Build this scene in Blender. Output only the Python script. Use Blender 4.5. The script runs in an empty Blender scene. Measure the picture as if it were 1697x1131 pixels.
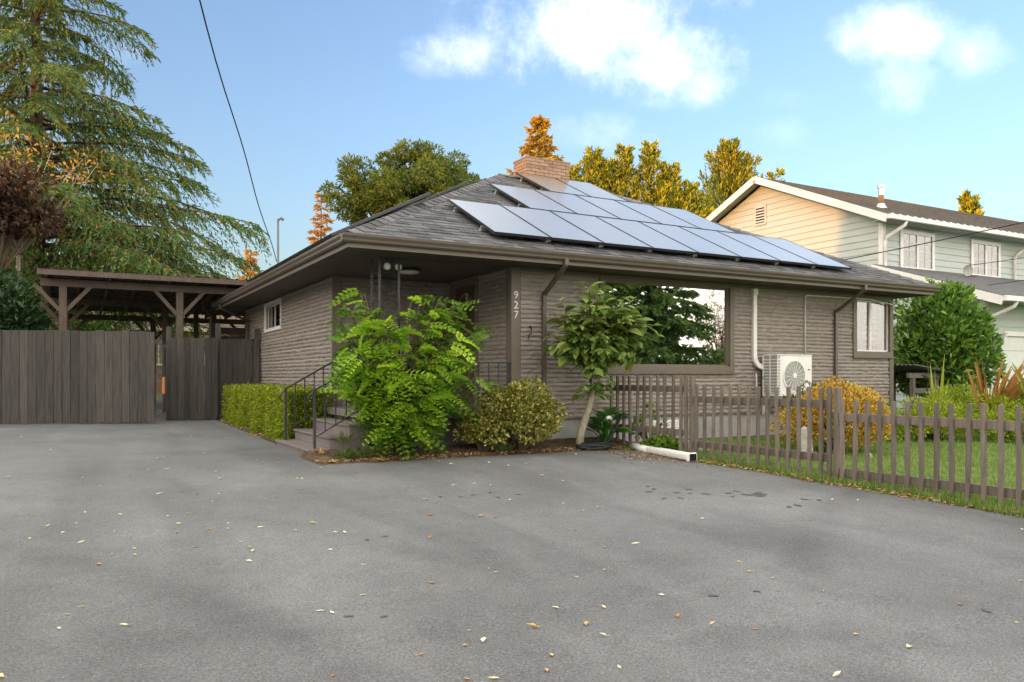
import bpy, math, random
import numpy as np
from mathutils import Vector, Matrix
R = math.radians
rnd = random.Random(7)
nr = np.random.default_rng(7)
scene = bpy.context.scene
COL = scene.collection

# ------------------------------------------------------------------ camera, sky, sun, exposure
# World axes follow the house: +X runs along its front wall, +Y runs back along its side wall.
# z = 0 is the photographer's eye level; the paving lies about a metre below it.
cam_d = bpy.data.cameras.new("camera")
cam = bpy.data.objects.new("camera", cam_d)
COL.objects.link(cam)
cam.location = (0, 0, 0)
cam.rotation_euler = (R(90), 0, R(-29.05))
cam_d.sensor_width = 36.0
cam_d.lens = 36.0 * 1301 / 1697
cam_d.shift_y = 59.5 / 1697
cam_d.clip_start = 0.05
cam_d.clip_end = 3000
scene.camera = cam

SUN_EL = R(4.0)
SUN_AZ = Vector((-0.958, -0.287, 0)).normalized()      # horizontal direction towards the sun
sun_dir = Vector((SUN_AZ.x * math.cos(SUN_EL), SUN_AZ.y * math.cos(SUN_EL), math.sin(SUN_EL)))
sun_d = bpy.data.lights.new("sun", 'SUN')
sun_d.energy = 0.68
sun_d.angle = R(0.5)
sun_d.color = (1.0, 0.44, 0.10)
sun = bpy.data.objects.new("sun", sun_d)
sun.rotation_euler = (-sun_dir).to_track_quat('-Z', 'Y').to_euler()
sun.location = (-40, -12, 20)
COL.objects.link(sun)

scene.view_settings.view_transform = 'Standard'
scene.view_settings.look = 'None'
scene.view_settings.gamma = 1.0
scene.view_settings.use_curve_mapping = False
scene.view_settings.exposure = 2.32
try:
    scene.view_settings.use_white_balance = True
    scene.view_settings.white_balance_temperature = 7350
    scene.view_settings.white_balance_tint = 23
except Exception:
    pass

world = bpy.data.worlds.new("World")
scene.world = world
world.use_nodes = True
wn = world.node_tree.nodes
wl = world.node_tree.links
wn.clear()


def N(nodes, kind, **kw):
    n = nodes.new(kind)
    for k, v in kw.items():
        setattr(n, k, v)
    return n


def build_world():
    out = N(wn, 'ShaderNodeOutputWorld')
    bg = N(wn, 'ShaderNodeBackground')
    bg.inputs['Strength'].default_value = 0.15
    sky = N(wn, 'ShaderNodeTexSky')
    sky.sky_type = 'NISHITA'
    sky.sun_disc = False
    sky.sun_elevation = SUN_EL
    sky.sun_rotation = math.atan2(SUN_AZ.x, SUN_AZ.y)
    sky.altitude = 50
    sky.air_density = 1.0
    sky.dust_density = 3.0
    sky.ozone_density = 2.6
    tc = N(wn, 'ShaderNodeTexCoord')

    def math_(op, a, b=None, c=None):
        m = N(wn, 'ShaderNodeMath', operation=op)
        for i, s in enumerate((a, b, c)):
            if s is None:
                continue
            if isinstance(s, (int, float)):
                m.inputs[i].default_value = s
            else:
                wl.new(s, m.inputs[i])
        return m.outputs[0]

    def dot(vec):
        m = N(wn, 'ShaderNodeVectorMath', operation='DOT_PRODUCT')
        wl.new(tc.outputs['Generated'], m.inputs[0])
        m.inputs[1].default_value = vec
        return m.outputs['Value']
    noise = N(wn, 'ShaderNodeTexNoise')
    noise.inputs['Scale'].default_value = 11.0
    noise.inputs['Detail'].default_value = 11.0
    noise.inputs['Roughness'].default_value = 0.68
    wl.new(tc.outputs['Generated'], noise.inputs['Vector'])
    nv = math_('SUBTRACT', noise.outputs['Fac'], 0.5)
    # compass-bearing / height of the clouds that stand over the houses (tangents of the angles)
    fwd = dot((0.4856, 0.8742, 0.0))
    rgt = dot((0.8742, -0.4856, 0.0))
    up = dot((0, 0, 1))
    fw = math_('MAXIMUM', fwd, 0.05)
    u = math_('DIVIDE', rgt, fw)
    v = math_('DIVIDE', up, fw)
    # u, v, half width, half height, density
    clouds = [(0.085, 0.455, 0.150, 0.075, 1.0), (0.185, 0.410, 0.090, 0.062, .95), (-0.055, 0.420, 0.065, 0.035, .75),
              (0.235, 0.380, 0.045, 0.040, .7), (-0.10, 0.400, 0.04, 0.022, .5), (0.10, 0.52, 0.20, 0.07, 1.0),
              (0.500, 0.435, 0.085, 0.046, .9), (0.505, 0.375, 0.055, 0.042, .7), (0.44, 0.437, 0.05, 0.03, .7),
              (0.575, 0.415, 0.05, 0.04, .6), (0.10, 0.315, 0.06, 0.028, .5), (0.345, 0.312, 0.035, 0.022, .35),
              (0.355, 0.355, 0.035, 0.016, .25), (-0.495, 0.412, 0.03, 0.016, .35), (0.16, 0.30, 0.03, 0.02, .3),
              (-1.1, 0.62, 0.3, 0.10, .8), (1.25, 0.55, 0.30, 0.12, .8), (0.3, 1.1, 0.35, 0.2, .7)]
    total = None
    for (cu, cv, a, b, d) in clouds:
        du = math_('DIVIDE', math_('SUBTRACT', u, cu), a * 1.25)
        dv = math_('DIVIDE', math_('SUBTRACT', v, cv), b * 1.25)
        q = math_('ADD', math_('MULTIPLY', du, du), math_('MULTIPLY', dv, dv))
        m = math_('SUBTRACT', 1.0, q)
        m = math_('MULTIPLY_ADD', nv, 3.2, m)
        m = math_('MULTIPLY', math_('MAXIMUM', m, 0.0), d * 0.43)
        total = m if total is None else math_('MAXIMUM', total, m)
    gate = math_('GREATER_THAN', fwd, 0.1)
    total = math_('MULTIPLY', total, gate)
    # thicker, brighter cloud added outside the frame to light walls and paving
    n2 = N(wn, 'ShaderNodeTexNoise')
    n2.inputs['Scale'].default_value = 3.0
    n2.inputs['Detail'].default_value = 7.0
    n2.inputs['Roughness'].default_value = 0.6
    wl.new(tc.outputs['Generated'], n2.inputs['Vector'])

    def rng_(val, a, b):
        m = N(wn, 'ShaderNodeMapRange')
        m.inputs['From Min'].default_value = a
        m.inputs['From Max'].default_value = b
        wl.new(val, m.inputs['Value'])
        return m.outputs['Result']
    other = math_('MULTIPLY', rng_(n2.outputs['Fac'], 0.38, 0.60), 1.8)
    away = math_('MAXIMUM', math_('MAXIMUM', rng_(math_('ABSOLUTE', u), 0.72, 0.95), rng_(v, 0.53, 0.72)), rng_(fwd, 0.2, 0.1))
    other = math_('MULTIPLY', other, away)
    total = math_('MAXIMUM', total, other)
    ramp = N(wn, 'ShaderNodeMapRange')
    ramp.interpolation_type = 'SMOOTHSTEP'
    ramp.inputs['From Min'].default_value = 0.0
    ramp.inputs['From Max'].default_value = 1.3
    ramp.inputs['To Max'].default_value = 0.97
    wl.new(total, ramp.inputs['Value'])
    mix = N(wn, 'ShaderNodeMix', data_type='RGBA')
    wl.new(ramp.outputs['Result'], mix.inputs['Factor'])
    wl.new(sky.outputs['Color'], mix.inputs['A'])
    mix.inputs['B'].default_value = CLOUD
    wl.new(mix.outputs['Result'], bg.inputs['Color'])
    wl.new(bg.outputs['Background'], out.inputs['Surface'])


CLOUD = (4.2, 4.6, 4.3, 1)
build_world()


# ------------------------------------------------------------------ helpers
def gz(y):
    """height of the ground (paving and lawn) relative to eye level"""
    y = max(-25.0, min(45.0, y))
    return -1.03 + (0.0245 if y < 9.4 else 0.0125) * (y - 9.4)


def wmat(o):
    m = o.matrix_basis.copy()
    if o.parent:
        return wmat(o.parent) @ o.matrix_parent_inverse @ m
    return m


def par(child, parent):
    if parent is not None:
        child.parent = parent
        child.matrix_parent_inverse = wmat(parent).inverted()
    return child


def tag(o, label=None, cat=None, group=None, kind=None):
    if label:
        o['label'] = label
    if cat:
        o['category'] = cat
    if group:
        o['group'] = group
    if kind:
        o['kind'] = kind
    return o


def thing(name, label, cat, loc=(0, 0, 0), group=None):
    o = bpy.data.objects.new(name, None)
    o.empty_display_size = 0.2
    o.location = loc
    COL.objects.link(o)
    return tag(o, label, cat, group)


def mesh_obj(name, v, f, mat, parent=None, smooth=False, bevel=0.0):
    me = bpy.data.meshes.new(name)
    me.from_pydata([tuple(p) for p in v], [], [tuple(q) for q in f])
    me.update()
    return obj_of(name, me, mat, parent, smooth, bevel)


def obj_of(name, me, mat, parent=None, smooth=False, bevel=0.0):
    if mat is not None and len(me.materials) == 0:
        me.materials.append(mat)
    if smooth and len(me.polygons):
        me.polygons.foreach_set('use_smooth', [True] * len(me.polygons))
    o = bpy.data.objects.new(name, me)
    COL.objects.link(o)
    if bevel:
        b = o.modifiers.new('bevel', 'BEVEL')
        b.width = bevel
        b.segments = 2
        b.limit_method = 'ANGLE'
    par(o, parent)
    return o


def inst(name, me, loc, rz=0.0, parent=None, rot=None, scale=None):
    o = bpy.data.objects.new(name, me)
    o.location = loc
    o.rotation_euler = rot if rot is not None else (0, 0, rz)
    if scale is not None:
        o.scale = scale
    COL.objects.link(o)
    par(o, parent)
    return o


class MB:
    def __init__(s):
        s.v = []
        s.f = []

    def add(s, v, f):
        n = len(s.v)
        s.v += [tuple(p) for p in v]
        s.f += [tuple(i + n for i in q) for q in f]
        return s

    def box(s, x0, y0, z0, x1, y1, z1):
        v = [(x0, y0, z0), (x1, y0, z0), (x1, y1, z0), (x0, y1, z0), (x0, y0, z1), (x1, y0, z1), (x1, y1, z1), (x0, y1, z1)]
        return s.add(v, [(0, 3, 2, 1), (4, 5, 6, 7), (0, 1, 5, 4), (1, 2, 6, 5), (2, 3, 7, 6), (3, 0, 4, 7)])

    def beam(s, p, q, w, h, up=(0, 0, 1)):
        p, q = Vector(p), Vector(q)
        d = (q - p).normalized()
        sd = d.cross(Vector(up))
        if sd.length < 1e-4:
            sd = d.cross(Vector((1, 0, 0)))
        sd.normalize()
        u = sd.cross(d).normalized()
        a, b = sd * w / 2, u * h / 2
        v = [p - a - b, p + a - b, p + a + b, p - a + b, q - a - b, q + a - b, q + a + b, q - a + b]
        return s.add(v, [(0, 1, 2, 3), (7, 6, 5, 4), (0, 4, 5, 1), (1, 5, 6, 2), (2, 6, 7, 3), (3, 7, 4, 0)])

    def tube(s, pts, r, n=8):
        pts = [Vector(p) for p in pts]
        m = len(pts)
        rs = r if isinstance(r, (list, tuple)) else [r] * m
        rings = []
        ref = Vector((0.0, 0.0, 1.0))
        for i, p in enumerate(pts):
            d = (pts[min(i + 1, m - 1)] - pts[max(i - 1, 0)])
            if d.length < 1e-6:
                d = Vector((0, 0, 1))
            d.normalize()
            a = d.cross(ref)
            if a.length < 0.05:
                a = d.cross(Vector((1, 0, 0)))
            a.normalize()
            b = d.cross(a)
            rings.append([p + (a * math.cos(2 * math.pi * k / n) + b * math.sin(2 * math.pi * k / n)) * rs[i] for k in range(n)])
        v = [q for ring in rings for q in ring]
        f = []
        for i in range(m - 1):
            for k in range(n):
                k2 = (k + 1) % n
                f.append((i * n + k, i * n + k2, (i + 1) * n + k2, (i + 1) * n + k))
        f.append(tuple(range(n))[::-1])
        f.append(tuple((m - 1) * n + k for k in range(n)))
        return s.add(v, f)

    def prism(s, poly, d):
        """poly: list of 3D points (planar), d: extrusion vector"""
        n = len(poly)
        d = Vector(d)
        v = [Vector(p) for p in poly] + [Vector(p) + d for p in poly]
        f = [tuple(range(n)), tuple(range(2 * n - 1, n - 1, -1))]
        for i in range(n):
            j = (i + 1) % n
            f.append((i, i + n, j + n, j))
        return s.add(v, f)

    def lathe(s, prof, c=(0, 0, 0), n=20, axis='Z'):
        c = Vector(c)
        v = []
        for (r, h) in prof:
            for k in range(n):
                a = 2 * math.pi * k / n
                x, y = r * math.cos(a), r * math.sin(a)
                p = {'Z': (x, y, h), 'Y': (x, h, y), 'X': (h, x, y)}[axis]
                v.append(c + Vector(p))
        f = []
        m = len(prof)
        for i in range(m - 1):
            for k in range(n):
                k2 = (k + 1) % n
                f.append((i * n + k, i * n + k2, (i + 1) * n + k2, (i + 1) * n + k))
        f.append(tuple(range(n))[::-1])
        f.append(tuple((m - 1) * n + k for k in range(n)))
        return s.add(v, f)

    def mesh(s, name='m'):
        me = bpy.data.meshes.new(name)
        me.from_pydata(s.v, [], s.f)
        me.update()
        return me

    def build(s, name, mat, parent=None, smooth=False, bevel=0.0):
        return mesh_obj(name, s.v, s.f, mat, parent, smooth, bevel)


def part_box(name, mat, parent, x0, y0, z0, x1, y1, z1, bevel=0.0):
    return MB().box(x0, y0, z0, x1, y1, z1).build(name, mat, parent, bevel=bevel)


# ------------------------------------------------------------------ materials
M = {}


def srgb(r, g, b):
    def c(x):
        x /= 255.0
        return x / 12.92 if x <= 0.04045 else ((x + 0.055) / 1.055) ** 2.4
    return (c(r), c(g), c(b))


def pmat(name, col, rough=0.6, var=0.15, vscale=4.0, bump=0.0, bscale=80.0, spec=0.3, metallic=0.0,
         objrand=0.0, island=0.0, stretch=(1, 1, 1), col2=None, bdist=0.01):
    m = bpy.data.materials.new(name)
    m.use_nodes = True
    t = m.node_tree
    b = t.nodes['Principled BSDF']
    b.inputs['Roughness'].default_value = rough
    b.inputs['Metallic'].default_value = metallic
    b.inputs['Specular IOR Level'].default_value = spec
    g = N(t.nodes, 'ShaderNodeNewGeometry')
    mp = N(t.nodes, 'ShaderNodeMapping')
    mp.inputs['Scale'].default_value = stretch
    t.links.new(g.outputs['Position'], mp.inputs['Vector'])
    nz = N(t.nodes, 'ShaderNodeTexNoise')
    nz.inputs['Scale'].default_value = vscale
    nz.inputs['Detail'].default_value = 6
    nz.inputs['Roughness'].default_value = 0.6
    t.links.new(mp.outputs['Vector'], nz.inputs['Vector'])
    mr = N(t.nodes, 'ShaderNodeMapRange')
    mr.inputs['From Min'].default_value = 0.3
    mr.inputs['From Max'].default_value = 0.7
    mr.inputs['To Min'].default_value = 1 - var
    mr.inputs['To Max'].default_value = 1 + var
    t.links.new(nz.outputs['Fac'], mr.inputs['Value'])
    val = mr.outputs['Result']
    for amount, kind in ((objrand, 'o'), (island, 'i')):
        if amount:
            if kind == 'o':
                src = N(t.nodes, 'ShaderNodeObjectInfo').outputs['Random']
            else:
                src = g.outputs['Random Per Island']
            r2 = N(t.nodes, 'ShaderNodeMapRange')
            r2.inputs['To Min'].default_value = 1 - amount
            r2.inputs['To Max'].default_value = 1 + amount
            t.links.new(src, r2.inputs['Value'])
            mm = N(t.nodes, 'ShaderNodeMath', operation='MULTIPLY')
            t.links.new(val, mm.inputs[0])
            t.links.new(r2.outputs['Result'], mm.inputs[1])
            val = mm.outputs[0]
    vm = N(t.nodes, 'ShaderNodeVectorMath', operation='SCALE')
    if col2 is not None:
        n3 = N(t.nodes, 'ShaderNodeTexNoise')
        n3.inputs['Scale'].default_value = vscale * 0.37
        n3.inputs['Detail'].default_value = 4
        t.links.new(mp.outputs['Vector'], n3.inputs['Vector'])
        r3 = N(t.nodes, 'ShaderNodeMapRange')
        r3.inputs['From Min'].default_value = 0.38
        r3.inputs['From Max'].default_value = 0.62
        t.links.new(n3.outputs['Fac'], r3.inputs['Value'])
        mx = N(t.nodes, 'ShaderNodeMix', data_type='RGBA')
        mx.inputs['A'].default_value = (*col, 1)
        mx.inputs['B'].default_value = (*col2, 1)
        t.links.new(r3.outputs['Result'], mx.inputs['Factor'])
        t.links.new(mx.outputs['Result'], vm.inputs[0])
    else:
        vm.inputs[0].default_value = col
    t.links.new(val, vm.inputs['Scale'])
    t.links.new(vm.outputs['Vector'], b.inputs['Base Color'])
    if bump:
        n2 = N(t.nodes, 'ShaderNodeTexNoise')
        n2.inputs['Scale'].default_value = bscale
        n2.inputs['Detail'].default_value = 5
        t.links.new(mp.outputs['Vector'], n2.inputs['Vector'])
        bp = N(t.nodes, 'ShaderNodeBump')
        bp.inputs['Strength'].default_value = bump
        bp.inputs['Distance'].default_value = bdist
        t.links.new(n2.outputs['Fac'], bp.inputs['Height'])
        t.links.new(bp.outputs['Normal'], b.inputs['Normal'])
    M[name] = m
    return m


def leafmat(name, cols, trans=0.35, rough=0.5, spec=0.25, objrand=False):
    """leaf: colour picked per leaf from a ramp, light passes through"""
    m = bpy.data.materials.new(name)
    m.use_nodes = True
    t = m.node_tree
    b = t.nodes['Principled BSDF']
    b.inputs['Roughness'].default_value = rough
    b.inputs['Specular IOR Level'].default_value = spec
    g = N(t.nodes, 'ShaderNodeNewGeometry')
    cr = N(t.nodes, 'ShaderNodeValToRGB')
    el = cr.color_ramp.elements
    while len(el) < len(cols):
        el.new(0.5)
    for i, c in enumerate(cols):
        el[i].position = i / max(1, len(cols) - 1)
        el[i].color = (*c, 1)
    src = g.outputs['Random Per Island']
    if objrand:
        src = N(t.nodes, 'ShaderNodeObjectInfo').outputs['Random']
    t.links.new(src, cr.inputs['Fac'])
    t.links.new(cr.outputs['Color'], b.inputs['Base Color'])
    tr = N(t.nodes, 'ShaderNodeBsdfTranslucent')
    t.links.new(cr.outputs['Color'], tr.inputs['Color'])
    mx = N(t.nodes, 'ShaderNodeMixShader')
    mx.inputs['Fac'].default_value = trans
    t.links.new(b.outputs['BSDF'], mx.inputs[1])
    t.links.new(tr.outputs['BSDF'], mx.inputs[2])
    t.links.new(mx.outputs['Shader'], t.nodes['Material Output'].inputs['Surface'])
    M[name] = m
    return m


def glassmat(name, refl, tint, inner):
    """window pane: coated glass, part mirror, part see-through"""
    m = bpy.data.materials.new(name)
    m.use_nodes = True
    t = m.node_tree
    t.nodes.remove(t.nodes['Principled BSDF'])
    gl = N(t.nodes, 'ShaderNodeBsdfGlossy')
    gl.inputs['Roughness'].default_value = 0.015
    gl.inputs['Color'].default_value = (*tint, 1)
    # very slight unevenness of the pane
    nz = N(t.nodes, 'ShaderNodeTexNoise')
    nz.inputs['Scale'].default_value = 1.3
    g = N(t.nodes, 'ShaderNodeNewGeometry')
    t.links.new(g.outputs['Position'], nz.inputs['Vector'])
    bp = N(t.nodes, 'ShaderNodeBump')
    bp.inputs['Strength'].default_value = 0.02
    bp.inputs['Distance'].default_value = 0.05
    t.links.new(nz.outputs['Fac'], bp.inputs['Height'])
    t.links.new(bp.outputs['Normal'], gl.inputs['Normal'])
    tr = N(t.nodes, 'ShaderNodeBsdfTransparent')
    tr.inputs['Color'].default_value = (*inner, 1)
    mx = N(t.nodes, 'ShaderNodeMixShader')
    mx.inputs['Fac'].default_value = refl
    t.links.new(tr.outputs['BSDF'], mx.inputs[1])
    t.links.new(gl.outputs['BSDF'], mx.inputs[2])
    t.links.new(mx.outputs['Shader'], t.nodes['Material Output'].inputs['Surface'])
    M[name] = m
    return m


def build_materials():
    pmat('brick_paint', (0.285, 0.248, 0.220), 0.62, 0.18, 8, 0.6, 90, 0.25, objrand=0.09, stretch=(1, 1, 2.2))
    pmat('trim', (0.150, 0.125, 0.098), 0.5, 0.08, 7, 0.15, 120, 0.35)
    pmat('gutter', (0.105, 0.085, 0.068), 0.38, 0.07, 5, 0.0, 60, 0.45)
    pmat('soffit', (0.095, 0.077, 0.065), 0.65, 0.1, 6, 0.2, 60, 0.2)
    pmat('shingle', (0.122, 0.125, 0.130), 0.9, 0.2, 14, 0.7, 260, 0.15, objrand=0.34, island=0.34)
    pmat('roof_base', (0.07, 0.071, 0.074), 0.9, 0.2, 20, 0.6, 200, 0.15)
    pmat('chimney_brick', (0.29, 0.205, 0.155), 0.85, 0.15, 12, 0.5, 120, 0.15, objrand=0.16)
    pmat('mortar', (0.22, 0.19, 0.165), 0.95, 0.1, 30, 0.4, 200, 0.1)
    pmat('concrete', (0.33, 0.325, 0.315), 0.85, 0.16, 5, 0.4, 120, 0.2)
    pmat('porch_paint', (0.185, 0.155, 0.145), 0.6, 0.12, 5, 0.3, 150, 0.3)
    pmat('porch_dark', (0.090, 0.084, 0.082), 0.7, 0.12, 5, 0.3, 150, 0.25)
    pmat('iron', (0.030, 0.031, 0.034), 0.42, 0.15, 30, 0.2, 200, 0.5)
    pmat('door_wood', (0.095, 0.062, 0.042), 0.45, 0.15, 6, 0.2, 40, 0.4, stretch=(1, 1, .2))
    pmat('brass', (0.35, 0.27, 0.14), 0.35, 0.1, 20, 0, 1, 0.5, metallic=0.6)
    pmat('white_paint', (0.72, 0.71, 0.69), 0.45, 0.06, 8, 0.1, 60, 0.4)
    pmat('white_plastic', (0.70, 0.69, 0.66), 0.4, 0.07, 9, 0, 60, 0.45)
    pmat('ac_white', (0.72, 0.715, 0.69), 0.38, 0.04, 6, 0, 60, 0.45)
    pmat('ac_grey', (0.30, 0.30, 0.29), 0.5, 0.1, 20, 0, 60, 0.4)
    pmat('black_plastic', (0.018, 0.018, 0.019), 0.4, 0.2, 20, 0, 60, 0.45)
    pmat('panel_frame', (0.035, 0.035, 0.038), 0.35, 0.1, 20, 0, 60, 0.5, metallic=0.4)
    pmat('aluminium', (0.55, 0.55, 0.54), 0.35, 0.1, 20, 0, 60, 0.5, metallic=0.9)
    pmat('picket', (0.165, 0.136, 0.112), 0.75, 0.26, 10, 0.45, 50, 0.2, objrand=0.24, stretch=(3, 3, .4))
    pmat('board', (0.070, 0.063, 0.057), 0.8, 0.32, 9, 0.6, 40, 0.2, objrand=0.24, stretch=(4, 4, .25))
    pmat('carport_wood', (0.110, 0.084, 0.067), 0.75, 0.2, 8, 0.4, 40, 0.2, stretch=(1.5, 1.5, .6))
    pmat('carport_roof', (0.105, 0.078, 0.062), 0.5, 0.12, 6, 0, 40, 0.35)
    pmat('interior_dark', (0.012, 0.011, 0.010), 0.9, 0.1, 4)
    pmat('blind', (0.40, 0.27, 0.22), 0.8, 0.1, 20)  # pinkish tone stands in for a reflection in the pane
    pmat('curtain', (0.17, 0.155, 0.14), 0.9, 0.08, 20)
    pmat('siding', (0.45, 0.50, 0.475), 0.6, 0.05, 3, 0.15, 40, 0.3, objrand=0.03, stretch=(.6, .6, 3))
    pmat('neighbour_shingle', (0.125, 0.108, 0.096), 0.9, 0.35, 7, 0.8, 60, 0.15, stretch=(1, 1, 3))
    pmat('neighbour_shingle_grey', (0.135, 0.137, 0.14), 0.9, 0.3, 7, 0.8, 60, 0.15, stretch=(1, 1, 3))
    pmat('garage_door', (0.62, 0.65, 0.62), 0.5, 0.05, 6)
    pmat('soffit_pale', (0.30, 0.33, 0.29), 0.7, 0.06, 5)
    pmat('rust', (0.30, 0.13, 0.06), 0.8, 0.3, 20)
    pmat('bark', (0.110, 0.075, 0.052), 0.9, 0.3, 8, 0.8, 30, 0.1, stretch=(3, 3, .7), bdist=.02)
    pmat('bark_pale', (0.30, 0.27, 0.20), 0.85, 0.22, 12, 0.6, 40, 0.15, stretch=(2, 2, 1))
    pmat('soil', (0.085, 0.060, 0.043), 0.95, 0.35, 12, 0.9, 60, 0.1, col2=(0.14, 0.095, 0.06), bdist=.03)
    pmat('lawn_soil', (0.075, 0.125, 0.030), 0.95, 0.35, 6, 0.8, 50, 0.1, col2=(0.115, 0.16, 0.045))
    pmat('ground', (0.085, 0.105, 0.045), 0.95, 0.3, 1.2, 0.6, 20, 0.1, col2=(0.12, 0.11, 0.06))
    pmat('stone', (0.46, 0.43, 0.38), 0.85, 0.25, 14, 0.8, 40, 0.2, col2=(0.33, 0.30, 0.26), bdist=.02)
    pmat('rubber', (0.022, 0.024, 0.025), 0.55, 0.2, 20, 0, 60, 0.35)
    pmat('corrugated', (0.10, 0.105, 0.125), 0.5, 0.15, 8, 0, 60, 0.4)
    pmat('grey_wood', (0.165, 0.150, 0.135), 0.85, 0.2, 10, 0.4, 40, 0.15, stretch=(2, 2, .4))
    pmat('brown_wall', (0.24, 0.16, 0.11), 0.8, 0.15, 4)
    pmat('cream', (0.62, 0.58, 0.46), 0.6, 0.06, 5)
    pmat('brown_roof', (0.15, 0.105, 0.085), 0.9, 0.25, 6, 0.5, 40, 0.1)
    pmat('orange_wood', (0.45, 0.17, 0.05), 0.5, 0.15, 20)
    pmat('wire', (0.02, 0.02, 0.02), 0.6, 0.1, 5)
    pmat('stain', (0.075, 0.074, 0.074), 0.6, 0.2, 30, 0, 60, 0.35)
    pmat('lamp_glass', (0.62, 0.60, 0.55), 0.25, 0.03, 5, 0, 60, 0.5)
    pmat('pvc_white', (0.78, 0.78, 0.76), 0.4, 0.08, 12, 0, 60, 0.4)
    pmat('mast', (0.16, 0.17, 0.18), 0.4, 0.1, 12, 0, 60, 0.5, metallic=.5)
    glassmat('picture_glass', 0.74, (0.92, 0.90, 0.84), (0.55, 0.55, 0.52))
    glassmat('window_glass', 0.13, (0.95, 0.95, 0.95), (0.85, 0.85, 0.84))
    glassmat('dark_glass', 0.42, (0.9, 0.92, 0.95), (0.7, 0.7, 0.7))
    # solar glass: sky sheen put into the pale base colour, under a coated mirroring sheet
    m = pmat('solar_glass', (0.165, 0.16, 0.142), 0.36, 0.06, 3, 0, 60, 0.9)
    b = m.node_tree.nodes['Principled BSDF']
    b.inputs['IOR'].default_value = 1.75
    b.inputs['Coat Weight'].default_value = 1.0
    b.inputs['Coat Roughness'].default_value = 0.2
    b.inputs['Coat IOR'].default_value = 2.5
    asphalt()
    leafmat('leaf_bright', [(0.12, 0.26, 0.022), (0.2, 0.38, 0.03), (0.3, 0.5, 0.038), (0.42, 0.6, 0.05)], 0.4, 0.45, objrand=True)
    leafmat('leaf_bright_i', [(0.055, 0.14, 0.018), (0.09, 0.2, 0.022), (0.13, 0.26, 0.026), (0.2, 0.32, 0.032)], 0.35, 0.5)  # shade inside the fern bush put into this darker copy; groundcover shares it
    leafmat('leaf_tree', [(0.1, 0.18, 0.035), (0.16, 0.25, 0.05), (0.23, 0.32, 0.075), (0.33, 0.4, 0.12)], 0.3, 0.42, objrand=True)
    leafmat('leaf_tree_i', [(0.09, 0.16, 0.03), (0.15, 0.24, 0.05), (0.25, 0.33, 0.08)], 0.3, 0.42)
    leafmat('leaf_euonymus', [(0.065, 0.111, 0.023), (0.111, 0.156, 0.029), (0.169, 0.195, 0.036), (0.26, 0.247, 0.046), (0.468, 0.39, 0.091), (0.65, 0.52, 0.182)], 0.25, 0.45)
    leafmat('leaf_golden', [(0.2, 0.1, 0.02), (0.42, 0.17, 0.025), (0.58, 0.32, 0.04), (0.66, 0.45, 0.08), (0.74, 0.58, 0.17), (0.3, 0.32, 0.05)], 0.35, 0.5)
    leafmat('leaf_hedge', [(0.14, 0.19, 0.016), (0.21, 0.28, 0.022), (0.32, 0.38, 0.03), (0.46, 0.5, 0.045)], 0.35, 0.5)
    leafmat('leaf_laurel', [(0.05, 0.125, 0.022), (0.075, 0.185, 0.03), (0.12, 0.26, 0.036), (0.24, 0.4, 0.055)], 0.2, 0.28, 0.5)
    leafmat('leaf_conifer', [(0.04, 0.11, 0.036), (0.062, 0.15, 0.045), (0.095, 0.19, 0.05), (0.16, 0.24, 0.055)], 0.25, 0.55)
    leafmat('leaf_conifer_sun_tint', [(0.08, 0.13, 0.028), (0.13, 0.17, 0.032), (0.22, 0.2, 0.034), (0.38, 0.24, 0.04)], 0.3, 0.55)  # low sun's gold on the cedar put into the leaf colour
    leafmat('leaf_cypress', [(0.05, 0.1, 0.02), (0.11, 0.17, 0.022), (0.52, 0.46, 0.032), (0.8, 0.66, 0.045)], 0.3, 0.55)  # yellow sunlight and green shade painted into the ramp
    leafmat('leaf_pine', [(0.07, 0.13, 0.032), (0.13, 0.175, 0.034), (0.45, 0.38, 0.03), (0.72, 0.55, 0.035)], 0.3, 0.55)  # sunlit gold on the pine painted into its upper tones
    leafmat('leaf_orange', [(0.42, 0.19, 0.04), (0.56, 0.28, 0.05), (0.66, 0.37, 0.07), (0.5, 0.31, 0.08)], 0.35, 0.55)
    leafmat('leaf_gold', [(0.42, 0.22, 0.03), (0.58, 0.33, 0.04), (0.68, 0.42, 0.055), (0.5, 0.36, 0.06)], 0.35, 0.55)  # autumn gold, lifted so the colour carries the sunlight too
    leafmat('leaf_locust', [(0.06, 0.115, 0.02), (0.09, 0.15, 0.025), (0.13, 0.18, 0.03), (0.24, 0.23, 0.035)], 0.35, 0.5)
    leafmat('leaf_purple', [(0.040, 0.022, 0.018), (0.065, 0.034, 0.024), (0.095, 0.055, 0.030), (0.13, 0.08, 0.035)], 0.3, 0.5)
    leafmat('leaf_dark', [(0.016, 0.045, 0.016), (0.026, 0.070, 0.022), (0.045, 0.10, 0.028)], 0.2, 0.4, 0.4)
    leafmat('leaf_grass', [(0.1, 0.19, 0.035), (0.15, 0.255, 0.045), (0.21, 0.31, 0.07), (0.33, 0.38, 0.13)], 0.4, 0.5)
    leafmat('leaf_low', [(0.15, 0.25, 0.022), (0.225, 0.338, 0.03), (0.338, 0.425, 0.037), (0.475, 0.5, 0.05)], 0.35, 0.5)
    leafmat('leaf_flax_green', [(0.16, 0.24, 0.03), (0.28, 0.34, 0.045), (0.40, 0.40, 0.06)], 0.3, 0.4)
    leafmat('leaf_flax_red', [(0.20, 0.09, 0.03), (0.33, 0.15, 0.04), (0.45, 0.25, 0.06)], 0.3, 0.45)
    leafmat('leaf_arum', [(0.033, 0.124, 0.021), (0.052, 0.182, 0.026), (0.078, 0.234, 0.034)], 0.25, 0.35, 0.45)
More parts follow.
